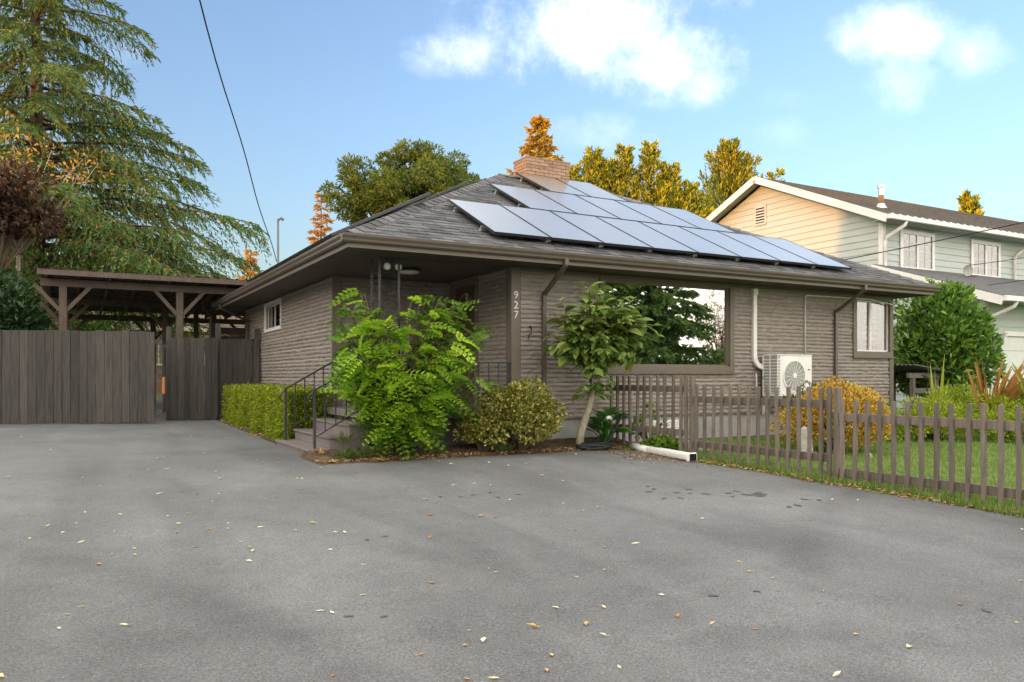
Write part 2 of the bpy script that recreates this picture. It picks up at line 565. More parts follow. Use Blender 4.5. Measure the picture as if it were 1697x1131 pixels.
    leafmat('leaf_weed', [(0.07, 0.12, 0.03), (0.11, 0.16, 0.04), (0.16, 0.20, 0.07)], 0.3, 0.5)
    leafmat('leaf_dry', [(0.16, 0.075, 0.03), (0.30, 0.15, 0.06), (0.45, 0.26, 0.12), (0.55, 0.38, 0.20)], 0.15, 0.7, 0.15)
    leafmat('leaf_fallen', [(0.42, 0.20, 0.06), (0.66, 0.48, 0.24), (0.78, 0.66, 0.42), (0.82, 0.76, 0.60)], 0.1, 0.6, 0.2, objrand=True)


def asphalt():
    m = bpy.data.materials.new('asphalt')
    m.use_nodes = True
    t = m.node_tree
    b = t.nodes['Principled BSDF']
    g = N(t.nodes, 'ShaderNodeNewGeometry')

    def noise(scale, detail, rough=0.6, st=(1, 1, 1), dist=0.0):
        mp = N(t.nodes, 'ShaderNodeMapping')
        mp.inputs['Scale'].default_value = st
        mp.inputs['Rotation'].default_value = (0, 0, R(-18))
        t.links.new(g.outputs['Position'], mp.inputs['Vector'])
        n = N(t.nodes, 'ShaderNodeTexNoise')
        n.inputs['Scale'].default_value = scale
        n.inputs['Detail'].default_value = detail
        n.inputs['Roughness'].default_value = rough
        n.inputs['Distortion'].default_value = dist
        t.links.new(mp.outputs['Vector'], n.inputs['Vector'])
        return n.outputs['Fac']

    def mr(v, a, b_, c, d):
        x = N(t.nodes, 'ShaderNodeMapRange')
        x.inputs['From Min'].default_value = a
        x.inputs['From Max'].default_value = b_
        x.inputs['To Min'].default_value = c
        x.inputs['To Max'].default_value = d
        t.links.new(v, x.inputs['Value'])
        return x.outputs['Result']

    def mul(a, b_):
        x = N(t.nodes, 'ShaderNodeMath', operation='MULTIPLY')
        t.links.new(a, x.inputs[0])
        t.links.new(b_, x.inputs[1])
        return x.outputs[0]
    blotch = mr(noise(0.55, 5, 0.55, (1, 1.0, 1), 0.6), 0.32, 0.68, 0.80, 1.15)
    sweep = mr(noise(0.5, 4, 0.5, (2.2, .45, 1), 1.2), 0.35, 0.65, 0.86, 1.10)
    mid = mr(noise(6, 5, 0.6), 0.3, 0.7, 0.93, 1.07)
    grain = mr(noise(230, 2, 0.7), 0.3, 0.7, 0.55, 1.45)
    grain2 = mr(noise(75, 3, 0.75), 0.3, 0.7, 0.58, 1.42)
    val = mul(mul(mul(blotch, sweep), mul(mid, grain)), grain2)
    # faint tyre marks where cars swing round to the gate
    for (cx, cy, rad) in ((-6.2, 1.5, 7.3), (-6.2, 1.5, 8.75), (-2.5, -6.0, 8.6), (-2.5, -6.0, 10.1), (9.5, -2.5, 6.6), (9.5, -2.5, 8.05)):
        d = N(t.nodes, 'ShaderNodeVectorMath', operation='DISTANCE')
        sc = N(t.nodes, 'ShaderNodeVectorMath', operation='MULTIPLY')
        sc.inputs[1].default_value = (1, 1, 0)
        t.links.new(g.outputs['Position'], sc.inputs[0])
        t.links.new(sc.outputs['Vector'], d.inputs[0])
        d.inputs[1].default_value = (cx, cy, 0)
        a = N(t.nodes, 'ShaderNodeMath', operation='SUBTRACT')
        t.links.new(d.outputs['Value'], a.inputs[0])
        a.inputs[1].default_value = rad
        ab = N(t.nodes, 'ShaderNodeMath', operation='ABSOLUTE')
        t.links.new(a.outputs[0], ab.inputs[0])
        line = mr(ab.outputs[0], 0.05, 0.22, 1.0, 0.0)
        line = mul(line, mr(noise(0.7, 4, 0.6, (1, 1, 1), 0.4), 0.42, 0.62, 0.0, 1.0))
        val = mul(val, mr(line, 0.0, 1.0, 1.0, 0.80))
    # pale stone chips worn proud of the tar
    vo = N(t.nodes, 'ShaderNodeTexVoronoi')
    vo.inputs['Scale'].default_value = 48
    t.links.new(g.outputs['Position'], vo.inputs['Vector'])
    chip = mr(vo.outputs['Distance'], 0.10, 0.16, 1.0, 0.0)
    vr = N(t.nodes, 'ShaderNodeSeparateColor')
    t.links.new(vo.outputs['Color'], vr.inputs['Color'])
    sel = mr(vr.outputs['Red'], 0.80, 0.86, 0.0, 0.75)
    chip = mul(chip, sel)
    vm = N(t.nodes, 'ShaderNodeVectorMath', operation='SCALE')
    vm.inputs[0].default_value = (0.131, 0.1345, 0.1355)
    t.links.new(val, vm.inputs['Scale'])
    mx = N(t.nodes, 'ShaderNodeMix', data_type='RGBA')
    t.links.new(chip, mx.inputs['Factor'])
    t.links.new(vm.outputs['Vector'], mx.inputs['A'])
    mx.inputs['B'].default_value = (0.40, 0.39, 0.37, 1)
    t.links.new(mx.outputs['Result'], b.inputs['Base Color'])
    b.inputs['Roughness'].default_value = 0.82
    b.inputs['Specular IOR Level'].default_value = 0.25
    bp = N(t.nodes, 'ShaderNodeBump')
    bp.inputs['Strength'].default_value = 0.55
    bp.inputs['Distance'].default_value = 0.006
    t.links.new(noise(160, 3, 0.7), bp.inputs['Height'])
    bp2 = N(t.nodes, 'ShaderNodeBump')
    bp2.inputs['Strength'].default_value = 0.35
    bp2.inputs['Distance'].default_value = 0.05
    t.links.new(noise(1.6, 3), bp2.inputs['Height'])
    t.links.new(bp.outputs['Normal'], bp2.inputs['Normal'])
    t.links.new(bp2.outputs['Normal'], b.inputs['Normal'])
    M['asphalt'] = m


build_materials()


# ------------------------------------------------------------------ the setting: ground, paving, lawn
def sheet(name, poly, dz, mat, kind='structure', mats=None):
    """flat polygon laid on the ground; poly must not cross y = 9.4"""
    v = [(x, y, gz(y) + dz) for (x, y) in poly]
    o = mesh_obj(name, v, [tuple(range(len(v)))], mat)
    return tag(o, kind=kind)


def build_ground():
    xs = [-500, -60, 60, 700]
    ys = [-500, -25, 9.4, 45, 700]
    v = [(x, y, gz(y)) for y in ys for x in xs]
    f = []
    for j in range(4):
        for i in range(3):
            a = j * 4 + i
            f.append((a, a + 1, a + 5, a + 4))
    tag(mesh_obj('ground', v, f, M['ground']), kind='structure')
    r = random.Random(3)
    # driveway: one mesh, edge left a little ragged
    edge = []
    pts = [(6.72, -25), (6.80, 1.0), (6.84, 4.0), (6.88, 6.2), (6.76, 7.4), (6.98, 8.7), (6.30, 9.06), (5.2, 9.12), (4.3, 9.14), (3.1, 8.98), (2.72, 9.30), (2.56, 9.4)]
    for a, b in zip(pts[:-1], pts[1:]):
        n = max(1, int(math.hypot(a[0] - b[0], a[1] - b[1]) / 0.12))
        if a[1] < -20:
            n = 60
        for k in range(n):
            s = k / n
            edge.append((a[0] + (b[0] - a[0]) * s + r.uniform(-.018, .018), a[1] + (b[1] - a[1]) * s + r.uniform(-.018, .018)))
    low = [(-14, 9.4), (-14, -25)] + edge + [(2.56, 9.4)]
    hi = [(-14, 9.4), (2.56, 9.4)] + [(2.60 + r.uniform(-.02, .02), 9.4 + (i + 1) * 0.25) for i in range(100)] + [(2.6, 45), (-14, 45)]
    v = [(x, y, gz(y) + 0.012) for (x, y) in low]
    n = len(v)
    v += [(x, y, gz(y) + 0.012) for (x, y) in hi]
    tag(mesh_obj('driveway', v, [tuple(range(n)), tuple(range(n, len(v)))], M['asphalt']), kind='structure')
    tag(mesh_obj('street', [(-300, -60, gz(-30) + .008), (300, -60, gz(-30) + .008), (300, -25.05, gz(-30) + .008), (-300, -25.05, gz(-30) + .008)],
                 [(0, 1, 2, 3)], M['asphalt']), kind='structure')
    sheet('lawn', [(6.5, -24.9), (40, -24.9), (40, 9.4), (6.5, 9.4)], 0.005, M['lawn_soil'])
    # planting bed along the front of the porch and wall: a shallow mound of soil
    nx, ny = 60, 10
    v, f = [], []
    for j in range(ny + 1):
        for i in range(nx + 1):
            x = 2.45 + 4.75 * i / nx
            y = 9.00 + 0.95 * j / ny
            h = 0.0 + 0.10 * math.sin(min(1, j / ny * 1.1) * math.pi / 2) + r.uniform(-.008, .012)
            if j == 0 or i == 0:
                h = 0.003
            v.append((x, y, gz(y) + h))
    for j in range(ny):
        for i in range(nx):
            a = j * (nx + 1) + i
            f.append((a, a + 1, a + nx + 2, a + nx + 1))
    tag(mesh_obj('planting_bed', v, f, M['soil'], smooth=True), kind='structure')
    # strip of soil under the clipped hedge
    v = [(2.58, 11.6, gz(11.6) + .02), (3.54, 11.6, gz(11.6) + .02), (3.54, 17.5, gz(17.5) + .02), (2.62, 17.5, gz(17.5) + .02)]
    tag(mesh_obj('hedge_bed', v, [(0, 1, 2, 3)], M['soil']), kind='structure')


build_ground()

# ------------------------------------------------------------------ the house
SOF = 1.585        # soffit height
EAVE = 1.735       # roof edge height
XL, XR, YF, YB = 2.87, 14.42, 9.25, 19.6      # eave lines
AX0, AX1, AY, AZ = 7.55, 9.62, 14.05, 4.095   # ridge
WX0, WX1, WY = 3.54, 14.05, 9.90              # side wall, right end, front wall
DX = 5.50                                      # wall with the front door
PY = 12.13                                     # back of the porch
FND = -0.62                                    # bottom of the brick
CH = 0.066                                     # course height

house = thing('bungalow', 'brown painted brick bungalow with hip roof, solar panels and a recessed corner porch', 'house', (3.54, 9.9, -1.03))


def course_mesh(p0, d, nrm, length, z0, h, seed):
    """one course of rough split-face brick: a long strip with an uneven face and shallow end joints"""
    r = random.Random(seed)
    n = max(2, int(length / 0.07))
    joints = []
    x = r.uniform(0.05, 0.5)
    while x < length:
        joints.append(x)
        x += r.uniform(0.28, 0.60)
    v, f = [], []
    a = b = c = 0.018
    for i in range(n + 1):
        s = length * i / n
        a = 0.6 * a + 0.4 * r.uniform(.008, .024)
        b = 0.5 * b + 0.5 * r.uniform(.012, .038)
        c = 0.6 * c + 0.4 * r.uniform(.006, .020)
        k = 1.0
        for j in joints:
            if abs(s - j) < 0.036:
                k = 0.15
        zj = r.uniform(-.003, .003)
        for (dep, zz) in ((-.004, z0 + .005), (a * k, z0 + .007 + zj), (b * k, z0 + h * .45 + zj * 2), (c * k, z0 + h - .008 + zj), (-.004, z0 + h - .004)):
            p = Vector(p0) + Vector(d) * s + Vector(nrm) * dep
            v.append((p.x, p.y, zz))
    for i in range(n):
        for k in range(4):
            q = i * 5 + k
            f.append((q, q + 5, q + 6, q + 1))
    f.append((0, 1, 2, 3, 4))
    f.append(tuple(n * 5 + k for k in (4, 3, 2, 1, 0)))
    # wind outward: along d, nrm decides
    if Vector(d).cross(Vector((0, 0, 1))).dot(Vector(nrm)) < 0:
        f = [q[::-1] for q in f]
    return v, f


def brick_face(wall, p0, d, nrm, length, z0, z1, holes, seed):
    """courses over a wall face; holes: (s0, s1, za, zb)"""
    n = int(round((z1 - z0) / CH))
    h = (z1 - z0) / n
    for k in range(n):
        zz = z0 + k * h
        segs = [(0.0, length)]
        for (a, b, za, zb) in holes:
            if zz + h > za + 0.01 and zz < zb - 0.01:
                new = []
                for (s0, s1) in segs:
                    if b <= s0 or a >= s1:
                        new.append((s0, s1))
                    else:
                        if a > s0:
                            new.append((s0, a))
                        if b < s1:
                            new.append((b, s1))
                segs = new
        for (s0, s1) in segs:
            if s1 - s0 < 0.03:
                continue
            q = Vector(p0) + Vector(d) * s0
            v, f = course_mesh(q, d, nrm, s1 - s0, zz, h, seed * 1000 + k * 7 + int(s0 * 10))
            mesh_obj('brick_course', v, f, M['brick_paint'], wall)


def wall_core(holes, p0, d, nrm, length, z0, z1, thick=0.14):
    """solid wall with real openings, built from blocks round the holes"""
    mb = MB()
    d, nrm, p0 = Vector(d), Vector(nrm), Vector(p0)
    ss = sorted({0.0, length, *[h[0] for h in holes], *[h[1] for h in holes]})
    zs = sorted({z0, z1, *[min(max(h[2], z0), z1) for h in holes], *[min(max(h[3], z0), z1) for h in holes]})
    for i in range(len(ss) - 1):
        for j in range(len(zs) - 1):
            sm, zm = (ss[i] + ss[i + 1]) / 2, (zs[j] + zs[j + 1]) / 2
            if any(h[0] < sm < h[1] and h[2] < zm < h[3] for h in holes):
                continue
            a = p0 + d * ss[i]
            b = p0 + d * ss[i + 1] - nrm * thick
            mb.box(min(a.x, b.x), min(a.y, b.y), zs[j], max(a.x, b.x), max(a.y, b.y), zs[j + 1])
    return mb.build('wall', M['brick_paint'], house)


def build_walls():
    # front wall
    big = (7.12 - DX, 9.72 - DX, 0.175, 1.50)
    cor = (12.98 - DX, 13.96 - DX, 0.49, 1.47)
    w = wall_core([big, cor], (DX, WY, 0), (1, 0, 0), (0, -1, 0), WX1 - DX, FND, SOF)
    hb = (7.03 - DX, 9.83 - DX, 0.085, 1.60)
    hc = (12.88 - DX, 14.06 - DX, 0.38, 1.60)
    brick_face(w, (DX + .13, WY, 0), (1, 0, 0), (0, -1, 0), WX1 - DX - .15, FND, SOF, [(h[0] - .13, h[1] - .13, h[2], h[3]) for h in (hb, hc)], 1)
    # side wall towards the drive
    hole = (15.70 - PY, 17.18 - PY, 0.98, 1.50)
    w = wall_core([hole], (WX0, PY, 0), (0, 1, 0), (-1, 0, 0), 19.4 - PY, FND, SOF)
    brick_face(w, (WX0, PY + .02, 0), (0, 1, 0), (-1, 0, 0), 19.4 - PY - .02, FND, SOF, [(15.66 - PY, 17.22 - PY, 0.93, 1.56)], 2)
    # back of the porch
    w = wall_core([], (WX0, PY, 0), (1, 0, 0), (0, -1, 0), DX - WX0, -.46, SOF)
    brick_face(w, (WX0 + .12, PY, 0), (1, 0, 0), (0, -1, 0), DX - WX0 - .12, -.46, SOF, [], 3)
    # return wall with the front door
    dr = (11.02 - WY, 11.96 - WY, -.46, 1.50)
    w = wall_core([dr], (DX, WY, 0), (0, 1, 0), (-1, 0, 0), PY - WY, -.46, SOF)
    brick_face(w, (DX, WY + .12, 0), (0, 1, 0), (-1, 0, 0), PY - WY - .12, -.46, SOF, [(10.93 - WY - .12, 12.05 - WY - .12, -.46, 1.60)], 4)
    # right-hand wall (unseen side) and back wall
    MB().box(WX1 - .14, WY + .14, FND, WX1, 19.4, SOF).build('wall', M['brick_paint'], house)
    MB().box(WX0 + .14, 19.26, FND, WX1 - .14, 19.4, SOF).build('wall', M['brick_paint'], house)
    MB().box(WX0 + .3, PY + .25, -.5, WX1 - .3, 19.1, -.45).build('floor', M['interior_dark'], house)
    # foundation
    fd = MB()
    fd.box(DX, WY + .02, -1.25, WX1 - .02, WY + .25, FND)
    fd.box(WX0 + .02, PY, -1.25, WX0 + .25, 19.4, FND)
    fd.box(WX1 - .25, WY + .25, -1.25, WX1 - .02, 19.4, FND)
    f = fd.build('foundation', M['concrete'], house)
    # dark drip line between concrete and brick
    MB().box(DX, WY - .004, FND - .022, WX1, WY + .02, FND - .001).build('sill_plate', M['trim'], house)
    # white foundation vent
    vt = part_box('foundation_vent', M['white_paint'], house, 8.05, WY - .012, -.88, 8.62, WY + .02, -.70)
    for k in range(4):
        part_box('louvre', M['white_plastic'], vt, 8.08, WY - .022, -.865 + k * .042, 8.59, WY - .012, -.845 + k * .042)
    # corner boards
    part_box('corner_board', M['trim'], house, DX - .03, WY - .035, -.60, DX + .115, WY + .005, SOF, .003)
    part_box('corner_board', M['trim'], house, DX - .036, WY + .006, -.46, DX + .0, WY + .12, SOF, .003)
    part_box('corner_board', M['trim'], house, WX0 - .036, PY - .03, -.60, WX0 + .012, PY + .02, SOF, .003)
    part_box('corner_board', M['trim'], house, WX0 + .014, PY - .036, -.46, WX0 + .12, PY - .001, SOF, .003)
    part_box('corner_board', M['trim'], house, WX1 - .09, WY - .036, -.62, WX1 + .03, WY + .03, .375, .003)
    # frieze board under the soffit
    part_box('frieze_board', M['trim'], house, DX + .12, WY - .030, SOF - .05, 7.02, WY - .001, SOF)
    part_box('frieze_board', M['trim'], house, 9.84, WY - .030, SOF - .05, 12.87, WY - .001, SOF)


def window(x0, x1, z0, z1, trim, depth_y, glass, name='window', mull=None, white=False):
    """window in the front wall: outer trim, inner sash, pane set back"""
    y = depth_y
    w = MB()
    w.box(x0 - trim, y - .045, z0 - trim, x1 + trim, y - .001, z0)            # bottom rail / sill board
    o = w.build('window', M['trim'], house, bevel=.004)
    for (a, b, c, d) in ((x0 - trim, z0, x0, z1 + trim), (x1, z0, x1 + trim, z1 + trim), (x0, z1, x1, z1 + trim)):
        part_box('casing', M['trim'], o, a, y - .043, b + .001, c, y - .001, min(d, SOF - .002), .004)
    part_box('sill', M['trim'], o, x0 - trim - .02, y - .065, z0 - trim - .03, x1 + trim + .02, y - .002, z0 - trim - .001, .004)
    sm = M['white_paint'] if white else M['trim']
    s = MB()
    t = .03
    s.box(x0, y + .01, z0, x1, y + .055, z0 + t)
    s.box(x0, y + .01, z1 - t, x1, y + .055, z1)
    s.box(x0, y + .012, z0 + t, x0 + t, y + .053, z1 - t)
    s.box(x1 - t, y + .012, z0 + t, x1, y + .053, z1 - t)
    if mull is not None:
        s.box(mull - .028, y + .005, z0 + t, mull + .028, y + .05, z1 - t)
    s.build('frame', sm, o)
    if mull is None:
        part_box('pane', M[glass], o, x0 + t, y + .030, z0 + t, x1 - t, y + .036, z1 - t)
    else:
        part_box('pane', M[glass], o, x0 + t, y + .034, z0 + t, mull - .028, y + .040, z1 - t)
        part_box('pane', M[glass], o, mull + .028, y + .022, z0 + t, x1 - t, y + .028, z1 - t)
    return o


def build_windows():
    window(7.12, 9.72, 0.175, 1.50, .10, WY, 'picture_glass')
    # brass-toned inner stop at the right side of the picture window
    w2 = window(12.98, 13.96, 0.49, 1.47, .10, WY, 'window_glass', mull=13.43, white=True)
    # curtain behind the left sash
    c = MB()
    for k in range(16):
        xa = 13.0 + k * .027
        c.box(xa, WY + .16 + (.02 if k % 2 else 0), .48, xa + .027, WY + .17 + (.02 if k % 2 else 0), 1.48)
    c.build('curtain', M['curtain'], w2)
    b = MB()
    for k in range(9):
        b.box(13.47, WY + .20, .50 + k * .11, 13.95, WY + .215, .50 + k * .11 + .07)
    b.build('blind', M['blind'], w2)  # added slats, coloured like the reflection in the right sash
    # small slider in the side wall
    y0, y1, z0, z1 = 15.72, 17.16, 1.0, 1.50
    x = WX0
    o = MB().box(x - .035, y0 - .05, z0 - .06, x + .01, y1 + .05, z0 - .001).build('window', M['white_paint'], house, bevel=.004)
    for (a, b, c_, d) in ((y0 - .05, z0, y0, z1 + .05), (y1, z0, y1 + .05, z1 + .05), (y0, z1, y1, z1 + .05)):
        part_box('casing', M['white_paint'], o, x - .033, a, b, x + .01, c_, d)
    m = (y0 + y1) / 2
    for (a, b, dx) in ((y0, m, 0.0), (m, y1, .02)):
        fr = MB()
        fr.box(x + .02 + dx, a, z0, x + .05 + dx, a + .03, z1)
        fr.box(x + .02 + dx, b - .03, z0, x + .05 + dx, b, z1)
        fr.box(x + .021 + dx, a + .03, z0, x + .049 + dx, b - .03, z0 + .03)
        fr.box(x + .021 + dx, a + .03, z1 - .03, x + .049 + dx, b - .03, z1)
        fo = fr.build('frame', M['white_paint'], o)
        part_box('pane', M['dark_glass'], o, x + .03 + dx, a + .03, z0 + .03, x + .036 + dx, b - .03, z1 - .03)
    part_box('blind', M['curtain'], o, x + .10, m, z0, x + .11, y1, z1)


def build_door():
    x = DX
    y0, y1, z0, z1 = 11.08, 11.90, -.44, 1.46
    d = MB().box(x + .045, y0, z0, x + .09, y1, z1).build('door', M['door_wood'], house)
    for (a, b, c, e) in ((y0 - .09, z0 - .01, y0, z1 + .09), (y1, z0 - .01, y1 + .09, z1 + .09), (y0, z1, y1, z1 + .09)):
        part_box('door_frame', M['trim'], d, x - .03, a, b, x + .09, c, min(e, SOF - .003), .003)
    part_box('threshold', M['aluminium'], d, x - .02, y0, -.458, x + .05, y1, -.435)
    ym = (y0 + y1) / 2

    def raised(a, b, c, e):
        mb = MB()
        mb.box(x + .030, a, c, x + .045, b, e)
        mb.box(x + .018, a + .05, c + .05, x + .030, b - .05, e - .05)
        mb.build('panel', M['door_wood'], d, bevel=.008)
    for (c, e) in ((-.30, .28), (.40, 1.05)):
        raised(y0 + .09, ym - .04, c, e)
        raised(ym + .04, y1 - .09, c, e)
    # half-round fanlight with radiating bars
    n = 18
    ctr = (x + .040, ym, 1.12)
    arc = [Vector((x + .040, ym + .28 * math.cos(math.pi * k / n), 1.12 + .24 * math.sin(math.pi * k / n))) for k in range(n + 1)]
    g = MB().prism(arc, (.006, 0, 0)).build('fanlight', M['dark_glass'], d)
    br = MB()
    br.tube([p + Vector((-.008, 0, 0)) for p in arc], .013, 6)
    br.beam(arc[0] + Vector((-.008, 0, 0)), arc[-1] + Vector((-.008, 0, 0)), .02, .024)
    for k in (4, 9, 14):
        br.beam(Vector(ctr) + Vector((-.008, 0, 0)), arc[k] + Vector((-.008, 0, 0)), .012, .014)
    br.build('glazing_bar', M['brass'], g)
    hd = MB()
    hd.box(x + .03, y1 - .10, .02, x + .044, y1 - .05, .34)
    hd.tube([(x + .03, y1 - .075, .28), (x - .03, y1 - .075, .26), (x - .035, y1 - .075, .14), (x + .03, y1 - .075, .10)], .013, 8)
    hd.lathe([(.0, x - .012), (.022, x - .010), (.024, x + .03)], (0, y1 - .075, .40), 12, 'X')
    hd.build('handle', M['black_plastic'], d)


def build_porch():
    # slab with a thin overhanging lip, darker wall under it
    p = MB().box(3.32, 9.70, -.56, DX - .002, PY - .001, -.46).build('porch_slab', M['porch_paint'], house, bevel=.008)
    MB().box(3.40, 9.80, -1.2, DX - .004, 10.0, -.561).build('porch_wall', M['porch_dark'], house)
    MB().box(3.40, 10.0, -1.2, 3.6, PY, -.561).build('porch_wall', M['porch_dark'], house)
    tops = (-.91, -.76, -.61)
    xs = (2.54, 2.80, 3.06)
    for k in range(3):
        x1 = xs[k + 1] if k < 2 else 3.32
        mb = MB()
        mb.box(xs[k], 9.80, -1.2, 3.318 if k == 2 else x1 - .002, 11.58, tops[k] - .03)
        mb.box(xs[k] - .018, 9.785, tops[k] - .029, 3.318 if k == 2 else x1 - .002, 11.60, tops[k])
        mb.build('step', M['porch_paint'], house, bevel=.006)
    # top riser
    # corner column of wrought iron: three bars with scrolls between
    c = MB()
    zb, zt = -.46, SOF
    bars = [(3.50, 10.20), (3.50, 9.90), (3.77, 9.90)]
    for (a, b) in bars:
        c.box(a - .013, b - .013, zb, a + .013, b + .013, zt)
    post = c.build('porch_post', M['iron'], house)

    def scroll(o, d, w, z, h, flip):
        m = MB()
        o, d = Vector(o), Vector(d)
        pts = []
        for k in range(26):
            a = k / 25 * 2.6 * math.pi
            rr = .075 * (1 - k / 30)
            pts.append(o + d * (w / 2 + flip * (rr * math.cos(a) - .01)) + Vector((0, 0, z + rr * math.sin(a) * 1.1)))
        m.tube(pts, .007, 5)
        arch = [o + d * (w * t) + Vector((0, 0, z + h + .10 * math.sin(math.pi * t))) for t in [q / 10 for q in range(11)]]
        m.tube(arch, .008, 5)
        m.build('scroll', M['iron'], post)
    for k, z in enumerate((-.25, .10, .45, .80, 1.15)):
        scroll((3.50, 9.90, 0), (1, 0, 0), .27, z, .14, 1 if k % 2 else -1)
        scroll((3.50, 9.90, 0), (0, 1, 0), .30, z, .14, -1 if k % 2 else 1)

    def flight(y):
        """sloping handrail beside the steps"""
        a, b = Vector((2.64, y, -.17)), Vector((3.46, y, .30))
        nw = MB().box(2.625, y - .016, -.91, 2.657, y + .016, -.15).build('handrail', M['iron'], house)
        MB().beam(a, b, .030, .022).build('top_rail', M['iron'], nw)
        lo = Vector((0, 0, -.60))
        MB().beam(a + lo, b + lo, .020, .014).build('bottom_rail', M['iron'], nw)
        for k in range(1, 6):
            q = a.lerp(b, k / 6)
            MB().box(q.x - .007, y - .007, q.z - .60, q.x + .007, y + .007, q.z).build('baluster', M['iron'], nw)
        # lamb's-tongue scroll on the newel
        pts = []
        for k in range(22):
            t_ = k / 21
            pts.append((2.628 - .062 * math.sin(math.pi * min(1, t_ * 1.05)) + .030 * math.sin(2 * math.pi * t_), y, -.165 - .215 * t_ + .02 * math.sin(math.pi * t_)))
        MB().tube(pts, [.012 * (1 - .4 * k / 21) for k in range(22)], 6).build('scroll', M['iron'], nw)
    flight(9.90)
    flight(11.46)
    rl = MB().beam((3.80, 9.86, .20), (DX - .04, 9.86, .20), .030, .020).build('railing', M['iron'], house)
    MB().beam((3.80, 9.86, -.40), (DX - .04, 9.86, -.40), .020, .014).build('bottom_rail', M['iron'], rl)
    for k in range(11):
        x = 3.86 + k * .155
        MB().box(x - .007, 9.853, -.42, x + .007, 9.867, .19).build('baluster', M['iron'], rl)
    MB().box(DX - .065, 9.85, -.46, DX - .041, 9.874, .21).build('rail_post', M['iron'], rl)


def text_mesh(ch, size, depth):
    cu = bpy.data.curves.new('digit', 'FONT')
    cu.body = ch
    cu.size = size
    cu.extrude = depth
    cu.align_x = 'CENTER'
    o = bpy.data.objects.new('digit_tmp', cu)
    COL.objects.link(o)
    bpy.context.view_layer.update()
    me = bpy.data.meshes.new_from_object(o.evaluated_get(bpy.context.evaluated_depsgraph_get()))
    bpy.data.objects.remove(o)
    bpy.data.curves.remove(cu)
    return me


def build_fixtures():
    for ch, z in (('9', 1.13), ('2', .985), ('7', .845)):
        me = text_mesh(ch, .155, .005)
        me.materials.append(M['white_paint'])
        o = inst('house_number', me, (DX + .042, WY - .042, z), rot=(R(90), 0, 0), parent=house)
        o['label'] = 'white house number digit ' + ch
    # round ceiling lamp in the porch
    l = MB().lathe([(.005, 1.50), (.15, 1.515), (.155, 1.55), (.15, SOF)], (4.25, 10.75, 0), 28).build('ceiling_lamp', M['lamp_glass'], house, smooth=True)
    MB().lathe([(.156, 1.535), (.17, 1.54), (.17, 1.56), (.156, SOF - .001)], (4.25, 10.75, 0), 28).build('lamp_rim', M['iron'], l)
    # twin floodlight with sensor on the porch soffit
    fl = MB().lathe([(.05, 1.54), (.055, SOF)], (3.68, 10.02, 0), 16).build('floodlight', M['black_plastic'], house)
    for (dx, dy) in ((-.07, -.02), (.09, -.02)):
        MB().lathe([(.028, .05), (.05, -.02), (.056, -.05)], (3.68 + dx, 9.99 + dy, 1.47), 16, 'Y').build('lamp_head', M['black_plastic'], fl, smooth=True)
        MB().lathe([(.052, -.051), (.045, -.064), (.004, -.07)], (3.68 + dx, 9.99 + dy, 1.47), 16, 'Y').build('lens', M['lamp_glass'], fl, smooth=True)
    # black iron hook on the wall
    hk = [(5.78, WY - .02, .72), (5.78, WY - .05, .74), (5.78, WY - .075, .70), (5.785, WY - .06, .63), (5.75, WY - .05, .60), (5.73, WY - .07, .56)]
    MB().tube(hk, .012, 6).build('wall_hook', M['black_plastic'], house, smooth=True)
    # conduit along the wall, white drop pipe
    c = MB()
    pts = [(11.55, WY - .045, .42), (11.55, WY - .045, 1.40)]
    for k in range(6):
        a = math.pi / 2 * k / 5
        pts.append((11.55 + .06 * (1 - math.cos(a)), WY - .045, 1.42 + .06 * math.sin(a)))
    pts += [(12.2, WY - .045, 1.482), (13.3, WY - .06, 1.49), (13.9, WY - .06, 1.43), (14.08, WY - .05, 1.40)]
    MB().tube(pts, .013, 8).build('conduit', M['white_plastic'], house, smooth=True)


